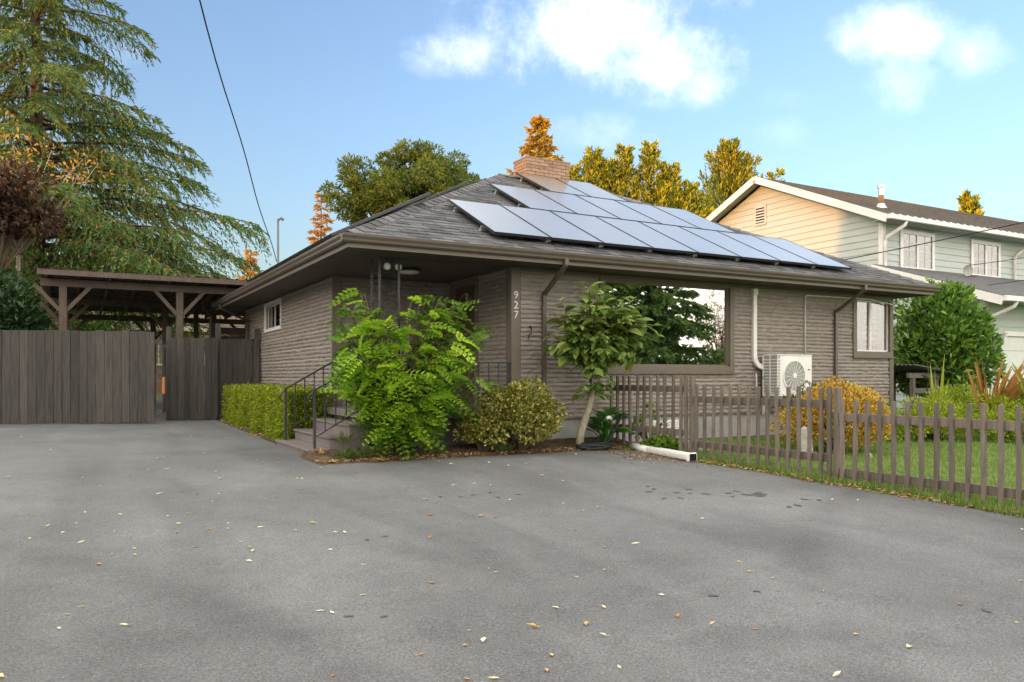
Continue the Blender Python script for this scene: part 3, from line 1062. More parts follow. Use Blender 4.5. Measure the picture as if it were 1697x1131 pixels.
def build_roof():
    t = .02
    z0 = EAVE - .012
    v = [(XL, YF, z0), (XR, YF, z0), (XR, YB, z0), (XL, YB, z0), (AX0, AY, AZ - .012), (AX1, AY, AZ - .012)]
    f = [(0, 1, 5, 4), (1, 2, 5), (2, 3, 4, 5), (3, 0, 4), (3, 2, 1, 0)]
    roof = mesh_obj('roof', v, f, M['roof_base'], house)
    sl = (AZ - EAVE) / (AY - YF)
    ang = math.atan(sl)
    step = .125
    hl = (AX0 - XL) / (AY - YF)
    # shingle tabs: wedge, thick at the lower edge
    widths = (.15, .20, .26, .33)
    meshes = {}
    for w in widths:
        for ti, th in enumerate((.007, .012, .018)):
            d0, d1 = 0.0, step * 1.35
            vv = [(0, d0, 0), (w - .006, d0, 0), (w - .006, d1, d1 * sl), (0, d1, d1 * sl),
                  (0.002, d0 - .004, th), (w - .008, d0 - .004, th), (w - .006, d1, d1 * sl + .002), (0, d1, d1 * sl + .002)]
            ff = [(4, 5, 6, 7), (0, 1, 5, 4), (1, 2, 6, 5), (3, 0, 4, 7)]
            me = bpy.data.meshes.new('shingle')
            me.from_pydata(vv, [], ff)
            me.materials.append(M['shingle'])
            meshes[(w, ti)] = me
    tabs = []
    r = random.Random(11)
    k = 0
    y = YF - .03
    while y < AY - .03:
        x = XL + (y + .06 - YF) * hl + r.uniform(0, .05)
        xr = XR - (y + .06 - YF)
        while x < xr - .05:
            w = r.choice(widths)
            if x + w > xr + .06:
                w = .15
            tabs.append((x, y, w, r.randrange(3)))
            x += w
        y += step
    prow = [(9.50, 11.05, 5.0, 12.4), (11.08, 12.55, 6.5, 11.13), (12.57, 13.95, 7.83, 9.68)]

    def hidden(x, y, w):
        return any(a < y + .02 and y < b - .12 and c < x and x + w < d for (a, b, c, d) in prow)
    vis = [q for q in tabs if not hidden(q[0], q[1], q[2])]
    vis.sort(key=lambda q: q[0] ** 2 + q[1] ** 2)
    chosen = set(id(q) for q in vis[:300])
    rest = MB()
    for q in tabs:
        x, y, w, ti = q
        z = EAVE + (y - YF) * sl
        if id(q) in chosen:
            inst('shingle', meshes[(w, ti)], (x, y, z), parent=roof)
        else:
            me = meshes[(w, ti)]
            n = len(rest.v)
            rest.v += [(p.co.x + x, p.co.y + y, p.co.z + z) for p in me.vertices]
            rest.f += [tuple(i + n for i in p.vertices) for p in me.polygons]
    tag(rest.build('shingle_field', M['shingle'], roof), kind='stuff')
    # hip and ridge caps

    def caps(p, q, n):
        p, q = Vector(p), Vector(q)
        d = (q - p).normalized()
        L = (q - p).length
        sd = d.cross(Vector((0, 0, 1))).normalized()
        up = sd.cross(d).normalized()
        stp = L / n
        vv = []
        for s, lift in ((0, .030), (stp * 1.3, .012)):
            for (a, h) in ((-.13, -.050), (0, .012), (.13, -.050)):
                vv.append(d * s + sd * a + up * (h + lift))
        for s, lift in ((0, .018), (stp * 1.3, .004)):
            for (a, h) in ((-.13, -.050), (0, .012), (.13, -.050)):
                vv.append(d * s + sd * a + up * (h + lift))
        ff = [(0, 1, 4, 3), (1, 2, 5, 4), (0, 6, 7, 1), (1, 7, 8, 2), (0, 3, 9, 6), (2, 8, 11, 5)]
        me = bpy.data.meshes.new('ridge_cap')
        me.from_pydata([tuple(x) for x in vv], [], ff)
        me.materials.append(M['shingle'])
        for i in range(n):
            inst('ridge_cap', me, p + d * (stp * i), parent=roof)
    caps((XL, YF, EAVE), (AX0, AY, AZ), 34)
    caps((XR, YF, EAVE), (AX1, AY, AZ), 34)
    caps((AX0 - .05, AY, AZ), (AX1 + .05, AY, AZ), 9)
    # soffit, fascia, gutter
    s = MB().box(XL + .02, YF + .02, SOF, XR - .02, YB - .02, SOF + .02).build('soffit', M['soffit'], house)
    for k in range(5):
        yk = YF + .12 + k * .14
        MB().box(XL + .3, yk, SOF - .003, XR - .3, yk + .006, SOF - .0005).build('soffit_groove', M['interior_dark'], s)
    fa = MB()
    fa.box(XL, YF, SOF - .015, XR, YF + .02, EAVE - .015)
    fa.box(XL, YF + .02, SOF - .015, XL + .02, YB, EAVE - .015)
    fa.box(XR - .02, YF + .02, SOF - .015, XR, YB, EAVE - .015)
    fa.build('fascia', M['trim'], house, bevel=.003)

    def gutter(p, q, out):
        p, q, out = Vector(p), Vector(q), Vector(out)
        prof = [(0.001, .045), (.045, .045), (.062, .062), (.066, .085), (.088, .118), (.092, .148), (.082, .150), (.080, .140), (.001, .140)]
        vv = []
        for e, sgn in ((p, -1), (q, 1)):
            for (o_, h) in prof:
                m = e + out * o_ + Vector((0, 0, SOF + h - .002))
                vv.append(m)
        n = len(prof)
        ff = [(i, i + 1, n + i + 1, n + i) for i in range(n - 1)] + [tuple(range(n))[::-1], tuple(range(n, 2 * n))]
        mesh_obj('gutter', vv, ff, M['gutter'], house)
    gutter((XL - .09, YF, 0), (XR + .09, YF, 0), (0, -1, 0))
    gutter((XL, YB + .05, 0), (XL, YF - .0, 0), (-1, 0, 0))
    # downspouts: outlet, diagonal offset to the wall, straight drop, straps

    def spout(x, zb):
        m = MB()
        w, d = .062, .048
        m.beam((x, YF - .045, SOF + .06), (x, YF - .045, SOF - .03), w, d, (0, 1, 0))
        m.beam((x, YF - .050, SOF - .015), (x + .03, WY - .055, 1.21), w * .98, d)
        m.beam((x + .03, WY - .052, 1.24), (x + .03, WY - .052, zb), w, d, (0, 1, 0))
        o = m.build('downspout', M['gutter'], house, bevel=.006)
        for z in (1.0, .2):
            MB().box(x + .03 - .042, WY - .082, z, x + .03 + .042, WY - .022, z + .022).build('strap', M['trim'], o)
    spout(5.98, -.95)
    spout(12.34, -.98)
    m = MB()
    m.beam((XL - .045, 18.6, SOF + .05), (XL - .045, 18.6, SOF - .06), .06, .048, (0, 1, 0))
    m.beam((XL - .045, 18.6, SOF - .04), (WX0 - .06, 18.9, 1.30), .058, .048)
    m.beam((WX0 - .06, 18.9, 1.33), (WX0 - .06, 18.9, -.9), .06, .048, (0, 1, 0))
    m.build('downspout', M['gutter'], house, bevel=.005)
    # chimney with separate bricks
    x0, x1, y0, y1 = 8.05, 9.10, 13.88, 14.42
    ztop = 4.50
    ch = part_box('chimney', M['mortar'], house, x0 + .008, y0 + .008, 3.6, x1 - .008, y1 - .008, ztop - .012)
    bl = {}

    def brick(l, ax):
        if (l, ax) not in bl:
            mb = MB()
            if ax == 'x':
                mb.box(0, 0, 0, l - .010, .012, .058)
            else:
                mb.box(0, 0, 0, .012, l - .010, .058)
            me = mb.mesh('brick')
            me.materials.append(M['chimney_brick'])
            bl[(l, ax)] = me
        return bl[(l, ax)]
    rows = 10
    for k in range(rows):
        z = ztop - .07 - k * .068
        nb = 5
        w = (x1 - x0) / nb
        off = 0 if k % 2 == 0 else w / 2
        xs = [x0] if off == 0 else [x0, x0 + off]
        cuts = [x0] + [x0 + off + i * w for i in range(0 if off else 1, nb + (0 if off else 0))] + [x1]
        cuts = sorted({round(c, 4) for c in cuts})
        for a, b in zip(cuts[:-1], cuts[1:]):
            if b - a > .02:
                inst('brick', brick(round(b - a, 3), 'x'), (a + .004, y0 - .004, z), parent=ch)
        cuts = [y0, y0 + .18, y0 + .36, y1] if k % 2 == 0 else [y0, y0 + .09, y0 + .27, y0 + .45, y1]
        for a, b in zip(cuts[:-1], cuts[1:]):
            inst('brick', brick(round(b - a, 3), 'y'), (x0 - .004, a + .004, z), parent=ch)
    part_box('flue_cap', M['chimney_brick'], ch, x0 - .012, y0 - .012, ztop - .010, x1 + .012, y1 + .012, ztop + .02)
    # service mast and antenna pole on the far slope
    MB().tube([(3.60, 16.3, 2.0), (3.60, 16.3, 3.22)], .022, 8).add([], []).build('mast', M['mast'], house)
    MB().tube([(3.60, 16.3, 3.20), (3.66, 16.28, 3.24), (3.70, 16.26, 3.20)], .03, 8).build('mast', M['mast'], house)
    return sl, ang


build_walls()
build_windows()
build_door()
build_porch()
build_fixtures()
SLOPE, SANG = build_roof()


# ------------------------------------------------------------------ solar panels on the roof
def build_panels():
    pw, gap = .905, .018
    ca = math.cos(SANG)

    PM = {}

    def panel(x, y0, y1):
        L = (y1 - y0) / ca
        p = (x, y0, EAVE + (y0 - YF) * SLOPE + .11)
        key = round(L, 3)
        if key not in PM:
            fr = MB()
            w = pw
            fr.box(0, 0, -.02, w, .012, .02)
            fr.box(0, L - .012, -.02, w, L, .02)
            fr.box(0, .012, -.02, .012, L - .012, .02)
            fr.box(w - .012, .012, -.02, w, L - .012, .02)
            gl = MB().box(.012, .012, -.004, w - .012, L - .012, .0165)
            fm, gm = fr.mesh('solar_panel'), gl.mesh('cells')
            fm.materials.append(M['panel_frame'])
            gm.materials.append(M['solar_glass'])
            PM[key] = (fm, gm)
        o = inst('solar_panel', PM[key][0], p, rot=(SANG, 0, 0), parent=house)
        inst('cells', PM[key][1], p, rot=(SANG, 0, 0), parent=o)
        return o, L
    foot = MB().box(-.03, -.02, -.075, .05, .02, -.021).box(-.045, -.035, -.10, -.005, .035, -.0745).mesh('mounting_foot')
    foot.materials.append(M['aluminium'])
    for (row, x0, n, ya, yb) in (('bottom', 5.0, 8, 9.50, 11.055), ('middle', 6.5, 5, 11.085, 12.555), ('top', 7.83, 2, 12.585, 13.95)):
        for k in range(n):
            x = x0 + k * (pw + gap)
            o, L = panel(x, ya, yb)
            if k == 0 or row == 'bottom':
                for q in (.22, .78) if k == 0 else (.06,):
                    yy = ya + (yb - ya) * q
                    inst('mounting_foot', foot, (x, yy, EAVE + (yy - YF) * SLOPE + .11), rot=(SANG, 0, 0), parent=o)
    # panels on the drive-side slope, only their edges show over the hip
    sx = (AZ - EAVE) / (AX0 - XL)
    ax = math.atan(sx)
    L = 1.66
    me = MB().box(0, 0, -.02, L, 1.0, .02).mesh('solar_panel')
    me.materials.append(M['panel_frame'])
    gl = MB().box(.012, .012, .0, L - .012, .988, .0215).mesh('cells')
    gl.materials.append(M['solar_glass'])
    for x0, ys in ((XL + .22, (10.7, 11.73, 12.76, 13.79, 14.82, 15.85)), (XL + 1.95, (13.0, 14.03, 15.06))):
        for y in ys:
            z = EAVE + (x0 - XL) * sx + .12
            o = inst('solar_panel', me, (x0, y, z), rot=(0, -ax, 0), parent=house)
            inst('cells', gl, (x0, y, z), rot=(0, -ax, 0), parent=o)


build_panels()


# ------------------------------------------------------------------ heat pump on the front wall
def build_heat_pump():
    x0, x1, y0, y1, z0, z1 = 10.40, 11.25, 9.45, 9.77, -.33, .385
    t = thing('heat_pump', 'white wall-hung heat pump unit with one round fan grille', 'heat pump', (10.8, 9.6, z0))
    c = MB()
    c.box(x0 + .06, y0, z0 + .03, x1, y1, z1 - .02)
    body = c.build('casing', M['ac_white'], t, bevel=.015)
    MB().box(x0 - .005, y0 - .008, z1 - .022, x1 + .006, y1 + .006, z1).build('top_cover', M['ac_white'], t, bevel=.008)
    MB().box(x0, y0 + .02, z0 + .03, x0 + .059, y1, z1 - .023).build('coil', M['ac_grey'], t)
    # slatted guard over the coil: left end and the left strip of the front
    for k in range(12):
        z = z0 + .045 + k * .052
        MB().box(x0 - .012, y0 - .012, z, x0 + .062, y1, z + .016).build('slat', M['ac_white'], t)
    for (a, b) in ((y0 - .016, y0 - .001), (y0 + .15, y0 + .165), (y1 - .015, y1 + .001)):
        MB().box(x0 - .016, a, z0 + .03, x0 - .001, b, z1 - .023).build('guard_bar', M['ac_white'], t)
    MB().box(x0 - .016, y0 - .016, z0, x1 + .004, y1 + .004, z0 + .03).build('base_tray', M['ac_white'], t, bevel=.005)
    cx, cz, r = x0 + .40, (z0 + z1) / 2 - .01, .265
    MB().lathe([(r + .012, y0 - .001), (r + .010, y0 - .016), (r - .012, y0 - .016), (r - .012, y0 - .0015)], (cx, 0, cz), 40, 'Y').build('fan_ring', M['ac_white'], t, smooth=False)
    MB().lathe([(r - .013, y0 - .002), (r - .02, y0 - .0045), (.0, y0 - .0045)][::1], (cx, 0, cz), 40, 'Y').build('fan_back', M['ac_grey'], t)
    g = MB()
    for q in range(1, 9):
        rr = r * q / 9
        g.tube([(cx + rr * math.cos(2 * math.pi * k / 28), y0 - .010, cz + rr * math.sin(2 * math.pi * k / 28)) for k in range(29)], .0022, 4)
    gr = g.build('fan_grille', M['ac_white'], t)
    for k in range(16):
        a = 2 * math.pi * k / 16 + .1
        MB().beam((cx + .03 * math.cos(a), y0 - .014, cz + .03 * math.sin(a)), (cx + r * math.cos(a), y0 - .014, cz + r * math.sin(a)), .006, .007, (0, 1, 0)).build('spoke', M['ac_white'], gr)
    MB().lathe([(.045, y0 - .006), (.042, y0 - .022), (.0, y0 - .024)], (cx, 0, cz), 20, 'Y').build('fan_hub', M['ac_white'], gr)
    MB().box(x1 - .105, y0 - .003, cz + .10, x1 - .055, y0 - .0005, cz + .118).build('maker_plate', M['black_plastic'], t)
    for x in (x0 + .12, x1 - .12):
        m = MB()
        m.beam((x, y0 + .02, z0 - .02), (x, WY + .01, z0 - .02), .035, .035)
        m.beam((x, WY - .02, z0 - .02), (x, WY - .02, z0 - .32), .035, .035, (0, 1, 0))
        m.beam((x, y0 + .08, z0 - .03), (x, WY - .02, z0 - .30), .025, .025)
        m.build('bracket', M['ac_white'], t)
    # white cover over the refrigerant lines, bending into the unit
    pts = [(10.28, WY - .04, 1.50), (10.28, WY - .04, .40), (10.29, WY - .05, .28), (10.33, WY - .08, .20), (10.40, WY - .12, .16)]
    m = MB()
    for a, b in zip(pts[:-1], pts[1:]):
        m.beam(a, Vector(b) + (Vector(b) - Vector(a)).normalized() * .015, .085, .062, (0, 1, 0))
    m.build('line_cover', M['white_plastic'], t, bevel=.010)
    MB().box(10.225, WY - .085, 1.42, 10.335, WY - .002, 1.53).build('cover_end', M['white_plastic'], t, bevel=.01)
    MB().tube([(10.34, WY - .03, .06), (10.34, WY - .035, -.10), (10.35, WY - .03, -.55)], .014, 6).build('disconnect_pipe', M['white_plastic'], t)
    MB().tube([(10.36, 9.7, .02), (10.29, 9.72, -.08), (10.27, 9.74, -.25), (10.33, 9.76, -.40)], .006, 5).build('cable', M['wire'], t)


# ------------------------------------------------------------------ picket fence in three stepped sections
def build_picket_fence():
    FX = 7.10
    meshes = {}
    secs = [('far', 7.98, 9.80, .02, .155), ('middle', 5.72, 7.86, -.11, .150), ('near', 2.2, 5.60, -.243, .1475)]
    desc = {'far': 'brown picket fence section nearest the house wall, with the highest top',
            'middle': 'brown picket fence section in front of the golden bush and the pale stone',
            'near': 'brown picket fence section nearest the camera, beside the lawn at the right edge'}
    r = random.Random(5)
    for (nm, ya, yb, top, sp) in secs:
        t = thing('picket_fence', desc[nm], 'fence', (FX, ya, gz(ya)), 'stepped picket fence beside the lawn')
        y = ya + .09
        while y < yb - .05:
            bot = gz(y) + r.uniform(.0, .05)
            h = round(top + r.uniform(-.006, .006) - bot, 2)
            if h not in meshes:
                me = MB().box(-.019, -.019, 0, .019, .019, h).mesh('picket')
                me.materials.append(M['picket'])
                meshes[h] = me
            o = inst('picket', meshes[h], (FX - .045, y, bot), rz=r.uniform(-.05, .05), parent=t, rot=(r.uniform(-.014, .014), r.uniform(-.012, .012), r.uniform(-.09, .09)))
            b = o.modifiers.new('bevel', 'BEVEL')
            b.width = .004
            b.segments = 1
            y += sp
        for z in (top - .182, top - .766):
            part_box('rail', M['picket'], t, FX - .022, ya, z - .043, FX + .016, yb, z + .043, .004)
    # posts where the sections step, part of the nearer section
        part_box('post', M['picket'], t, FX - .018, ya - .105, gz(ya) - .1, FX + .05, ya - .045, top - .005, .006)
        part_box('post', M['picket'], t, FX - .07, ya - .044, gz(ya) - .1, FX - .026, ya - .002, top + .005, .004)


# ------------------------------------------------------------------ gate and board fence across the drive
def build_gate():
    r = random.Random(9)
    bm = {}

    def board_mesh(w, h):
        k = (w, h)
        if k not in bm:
            me = MB().box(-w / 2, -.011, 0, w / 2, .011, h).mesh('board')
            me.materials.append(M['board'])
            bm[k] = me
        return bm[k]

    def run(t, a, b, zb, zt, w, gap):
        a, b = Vector((a[0], a[1], 0)), Vector((b[0], b[1], 0))
        d = (b - a).normalized()
        n = int((b - a).length / (w + gap))
        rz = math.atan2(d.y, d.x)
        for k in range(n):
            p = a + d * ((k + .5) * (w + gap))
            hh = round(zt - zb + r.choice((0, 0, -.01, .008)), 3)
            o = inst('board', board_mesh(round(w + r.choice((0, -.004, .003)), 3), hh), (p.x, p.y + r.uniform(-.002, .002), zb + r.choice((0, 0, .008, -.006))), parent=t, rot=(0, r.uniform(-.002, .002), rz + r.uniform(-.012, .012)))
            bv = o.modifiers.new('bevel', 'BEVEL')
            bv.width = .003
            bv.segments = 1
        nrm = Vector((-d.y, d.x, 0))
        for z in (zb + .22, (zb + zt) / 2, zt - .2):
            MB().beam(a + nrm * .045 + Vector((0, 0, z)), b + nrm * .045 + Vector((0, 0, z)), .04, .09).build('rail', M['board'], t)
        return d
    t = thing('drive_gate', 'wide dark grey wooden gate of upright boards, standing slightly open across the drive', 'gate', (1.48, 16.9, gz(16.9)))
    run(t, (-2.4, 18.42), (1.48, 16.92), gz(17) + .035, .90, .150, .005)
    # rod latch with an orange wooden grip at the free edge
    a = Vector((1.505, 16.86, .62))
    l = MB().tube([a, a + Vector((.02, 0, -.55)), a + Vector((.01, 0, -1.2))], .012, 6).build('latch_rod', M['iron'], t)
    MB().tube([a + Vector((.01, 0, -.62)), a + Vector((.006, 0, -.95))], [.028, .034], 8).build('grip', M['orange_wood'], l)
    MB().box(1.44, 16.86, .58, 1.56, 16.885, .63).build('latch', M['iron'], t)
    t = thing('board_fence', 'dark grey board fence panel between the gate and the house corner', 'fence', (2.6, 17.7, gz(17.7)))
    run(t, (1.72, 17.78), (2.66, 17.66), gz(17.7) + .03, .82, .128, .006)
    run(t, (2.68, 17.74), (3.50, 17.70), gz(17.7) + .02, .82, .128, .004)
    for (x, y, zt) in ((1.70, 17.86, 1.05), (2.67, 17.82, 1.15), (3.44, 17.62, 1.05)):
        part_box('post', M['board'], t, x - .05, y - .05, gz(17.7) - .1, x + .05, y + .05, zt, .006)


# ------------------------------------------------------------------ timber carport behind the gate
def build_carport():
    t = thing('carport', 'open dark timber carport with braced posts behind the gate', 'carport', (1.0, 18.6, gz(20)))
    xa, xb, y0, y1 = -.62, 5.2, 18.35, 25.0
    za, zb = 1.83, 1.60     # underside of the beams, front and back

    def zr(y):
        return za + (zb - za) * (y - y0) / (y1 - y0)
    for y in (y0, 21.4, y1):
        MB().beam((xa, y, zr(y) + .075), (xb, y, zr(y) + .075), .09, .15).build('beam', M['carport_wood'], t, bevel=.006)
        for x in (-.23, 1.96, 4.6):
            part_box('post', M['carport_wood'], t, x - .07, y - .068, gz(y) - .1, x + .07, y + .068, zr(y), .008)
            for s in (-1, 1):
                MB().beam((x + s * .06, y, zr(y) - .48), (x + s * .50, y, zr(y) + .03), .075, .085, (0, 1, 0)).build('brace', M['carport_wood'], t)
    for k in range(11):
        x = xa + .1 + k * (xb - xa - .2) / 10
        MB().beam((x, y0 - .28, zr(y0 - .28) + .205), (x, y1 + .2, zr(y1 + .2) + .205), .045, .10).build('rafter', M['carport_wood'], t)
    for k in range(16):
        y = y0 - .15 + k * .45
        MB().beam((xa, y, zr(y) + .27), (xb, y, zr(y) + .27), .09, .025).build('batten', M['carport_wood'], t)
    # ribbed metal sheet: one sheet with real ribs
    v, f = [], []
    n = 150
    for i in range(n + 1):
        x = xa - .06 + (xb - xa + .12) * i / n
        h = .028 if i % 5 == 0 else 0
        for (y, dz) in ((y0 - .42, 0), (y1 + .3, 0)):
            v.append((x, y, zr(y) + .287 + h))
    for i in range(n):
        f.append((2 * i, 2 * i + 2, 2 * i + 3, 2 * i + 1))
    mesh_obj('roof_sheet', v, f, M['carport_roof'], t).modifiers.new('thick', 'SOLIDIFY').thickness = .004
    MB().beam((xa - .05, y0 - .40, zr(y0 - .4) + .225), (xb, y0 - .40, zr(y0 - .4) + .225), .03, .11).build('fascia', M['carport_wood'], t, bevel=.004)
    # covered way behind the house
    t = thing('patio_cover', 'low lean-to roof with gutter joining the back of the bungalow to the carport', 'roof', (3.6, 22.0, gz(22)))
    sx0, sx1, ya, yb = 2.80, 5.0, 20.6, 28.4
    MB().add([(sx0, ya, 2.10), (sx1, ya, 2.45), (sx1, yb, 2.45), (sx0, yb, 2.10), (sx0, ya, 2.16), (sx1, ya, 2.51), (sx1, yb, 2.51), (sx0, yb, 2.16)],
             [(0, 3, 2, 1), (4, 5, 6, 7), (0, 1, 5, 4), (1, 2, 6, 5), (2, 3, 7, 6), (3, 0, 4, 7)]).build('roof_deck', M['carport_roof'], t)
    part_box('fascia', M['carport_wood'], t, sx0 - .03, ya, 1.98, sx0 - .001, yb, 2.15)
    MB().beam((sx0 - .09, ya - .03, 2.13), (sx0 - .09, yb, 2.13), .11, .10).build('gutter', M['gutter'], t)
    MB().beam((sx0, ya - .02, 2.05), (sx1, ya - .02, 2.40), .03, .16).build('end_board', M['carport_wood'], t)
    MB().tube([(sx0 - .06, ya - .04, 2.1), (sx0 - .06, ya - .04, 1.7), (sx0 + .1, ya - .04, 1.5), (sx0 + .12, ya, gz(20))], .035, 8).build('downspout', M['gutter'], t)
    for (x, y) in ((3.0, 20.7), (3.0, 24.0), (3.0, 27.5), (4.4, 20.7)):
        part_box('post', M['carport_wood'], t, x - .06, y - .06, gz(y) - .1, x + .06, y + .06, 2.06)
    for k in range(5):
        part_box('shelf_board', M['carport_wood'], t, 3.08, 20.66, .2 + k * .22, 4.30, 20.69, .36 + k * .22)
    # long low house beyond the carport
    t = thing('rear_house', 'low brown house with cream fascia and brown roof seen under the carport', 'house', (4, 38, gz(38)))
    z = gz(38)
    part_box('wall', M['brown_wall'], t, -2.5, 38, z - .1, 11, 45, 2.05)
    part_box('fascia', M['cream'], t, -3.1, 37.3, 2.02, 11.6, 37.36, 2.30)
    part_box('soffit', M['cream'], t, -3.1, 37.37, 2.05, 11.6, 45.6, 2.09)
    MB().add([(-3.1, 37.25, 2.30), (11.6, 37.25, 2.30), (11.6, 45.7, 2.30), (-3.1, 45.7, 2.30), (-.5, 41.5, 3.7), (9, 41.5, 3.7)],
             [(0, 1, 5, 4), (1, 2, 5), (2, 3, 4, 5), (3, 0, 4), (3, 2, 1, 0)]).build('roof', M['brown_roof'], t)
    for x in (1.3, 2.7, 4.6, 7.4):
        w = part_box('window', M['cream'], t, x, 37.93, .5, x + 1.0, 37.99, 1.9)
        part_box('pane', M['window_glass'], w, x + .08, 37.91, .58, x + .47, 37.925, 1.82)
        part_box('pane', M['window_glass'], w, x + .53, 37.91, .58, x + .92, 37.925, 1.82)


# ------------------------------------------------------------------ pale green two-storey house next door
def build_neighbour():
    X0, X1, Y0, Y1 = 19.0, 34.0, 13.65, 21.95
    ZE, ZA = 4.30, 6.12
    YA = (Y0 + Y1) / 2
    g = gz(12)
    t = thing('neighbour_house', 'two-storey pale green clapboard house with white trim and gable end next door', 'house', (X0, Y0, g))
    # gable wall: clapboards cut to the roof line
    def zroof(y):
        return ZA - abs(y - YA) * (ZA - ZE) / (YA - Y0)
    w = MB().prism([(X0 + .02, Y0, g - .1), (X0 + .02, Y0, ZE), (X0 + .02, YA, ZA), (X0 + .02, Y1, ZE), (X0 + .02, Y1, g - .1)], (.12, 0, 0)).build('wall', M['siding'], t)
    e = .185
    z = 1.9
    while z < ZA - .1:
        za, zb = z, z + e
        def span(zz):
            if zz <= ZE:
                return (Y0, Y1)
            k = (ZA - zz) / (ZA - ZE)
            return (YA - (YA - Y0) * k, YA + (YA - Y0) * k)
        a0, b0 = span(za)
        a1, b1 = span(min(zb, ZA - .001))
        v = [(X0 - .012, a0, za), (X0 - .012, b0, za), (X0 + .008, b1, zb), (X0 + .008, a1, zb), (X0 + .02, a0, za), (X0 + .02, b0, za), (X0 + .02, b1, zb), (X0 + .02, a1, zb)]
        mesh_obj('clapboard', v, [(0, 3, 2, 1), (0, 1, 5, 4), (1, 2, 6, 5), (3, 0, 4, 7), (4, 5, 6, 7)], M['siding'], w)
        z += e
    # gable louvre
    yv, zv = 17.95, 5.14
    vent = part_box('gable_vent', M['siding'], t, X0 - .03, yv - .24, zv - .33, X0 - .013, yv + .24, zv + .33)
    part_box('vent_opening', M['interior_dark'], vent, X0 - .034, yv - .17, zv - .26, X0 - .0305, yv + .17, zv + .26)
    for k in range(6):
        zz = zv - .235 + k * .09
        MB().add([(X0 - .05, yv - .17, zz), (X0 - .05, yv + .17, zz), (X0 - .034, yv + .17, zz + .05), (X0 - .034, yv - .17, zz + .05)], [(0, 3, 2, 1)]).build('slat', M['siding'], vent).modifiers.new('thick', 'SOLIDIFY').thickness = .008
    # side wall with two windows
    side = part_box('wall', M['siding'], t, X0 + .14, Y0 + .02, g - .1, X1, Y0 + .14, ZE)
    wins = [(19.72, 21.24, 2.93, 4.05), (23.0, 24.5, 2.93, 4.05)]
    z = 2.6
    while z < ZE - .02:
        segs = [(X0 + .02, X1)]
        for (a, b, c, d) in wins:
            if z + e > c - .04 and z < d + .04:
                new = []
                for (s0, s1) in segs:
                    if b <= s0 or a >= s1:
                        new.append((s0, s1))
                    else:
                        new += [(s0, a), (b, s1)]
                segs = new
        for (s0, s1) in segs:
            v = [(s0, Y0 - .012, z), (s1, Y0 - .012, z), (s1, Y0 + .008, z + e), (s0, Y0 + .008, z + e), (s0, Y0 + .02, z), (s1, Y0 + .02, z)]
            mesh_obj('clapboard', v, [(0, 1, 2, 3), (0, 4, 5, 1)], M['siding'], side)
        z += e
    for (a, b, c, d) in wins:
        wd = MB()
        wd.box(a, Y0 - .05, c, b, Y0 - .013, c + .11)
        wd.box(a, Y0 - .05, d - .11, b, Y0 - .013, d)
        wd.box(a, Y0 - .05, c + .11, a + .11, Y0 - .013, d - .11)
        wd.box(b - .11, Y0 - .05, c + .11, b, Y0 - .013, d - .11)
        m = (a + b) / 2
        wd.box(m - .04, Y0 - .045, c + .11, m + .04, Y0 - .013, d - .11)
        wo = wd.build('window', M['white_paint'], t, bevel=.004)
        for (p, q) in ((a + .11, m - .04), (m + .04, b - .11)):
            part_box('pane', M['window_glass'], wo, p, Y0 - .022, c + .11, q, Y0 - .017, d - .11)
            part_box('blind', M['curtain'] if p > a + .2 else M['interior_dark'], wo, p, Y0 - .012, c + .11, q, Y0 - .003, d - .11)  # left sheet is near-black, painted as the dark room behind
            bars = MB()
            for k in (1, 2, 3):
                zz = c + .11 + (d - c - .22) * k / 4
                bars.box(p, Y0 - .028, zz - .006, q, Y0 - .0225, zz + .006)
            bars.box((p + q) / 2 - .006, Y0 - .0285, c + .11, (p + q) / 2 + .006, Y0 - .022, d - .11)
            bars.build('glazing_bar', M['white_paint'], wo)
    part_box('corner_board', M['white_paint'], t, X0 - .03, Y0 - .03, g, X0 + .10, Y0 - .012, ZE)
    part_box('corner_board', M['white_paint'], t, X0 - .03, Y0 - .012, g, X0 - .012, Y0 + .10, ZE)
    # roof: two slopes with overhang, white rakes and gutter
    ov = .45
    dz = ov * (ZA - ZE) / (YA - Y0)
    rf = MB()
    xl = X0 - .42
    th = .06
    for (ya, yb, za, zb) in ((Y0 - ov, YA, ZE - dz + .10, ZA + .10), (Y1 + ov, YA, ZE - dz + .10, ZA + .10)):
        rf.add([(xl, ya, za), (X1, ya, za), (X1, yb, zb), (xl, yb, zb), (xl, ya, za + th), (X1, ya, za + th), (X1, yb, zb + th), (xl, yb, zb + th)],
               [(0, 3, 2, 1), (4, 5, 6, 7), (0, 1, 5, 4), (1, 2, 6, 5), (2, 3, 7, 6), (3, 0, 4, 7)])
    ro = rf.build('roof', M['neighbour_shingle'], t)
    # shingle courses as shallow steps on the near slope
    n = 34
    for k in range(n):
        y = Y0 - ov + (YA - Y0 + ov) * k / n
        zz = ZE - dz + .10 + th + (ZA - ZE + dz) * k / n
        st = (YA - Y0 + ov) / n
        sz = (ZA - ZE + dz) / n
        mesh_obj('shingle_course', [(xl, y, zz), (X1, y, zz), (xl, y, zz + .014), (X1, y, zz + .014), (xl, y + st, zz + sz + .002), (X1, y + st, zz + sz + .002)], [(0, 1, 3, 2), (2, 3, 5, 4)], M['neighbour_shingle'], ro)
    for s in (1, -1):
        ya = Y0 - ov if s > 0 else Y1 + ov
        MB().beam((xl - .015, ya, ZE - dz + .06), (xl - .015, YA, ZA + .06), .03, .20).build('rake_board', M['white_paint'], t)
        MB().beam((X0 - .22, ya, ZE - dz + .07), (X0 - .22, YA, ZA + .07), .38, .02).build('rake_soffit', M['soffit_pale'], t)
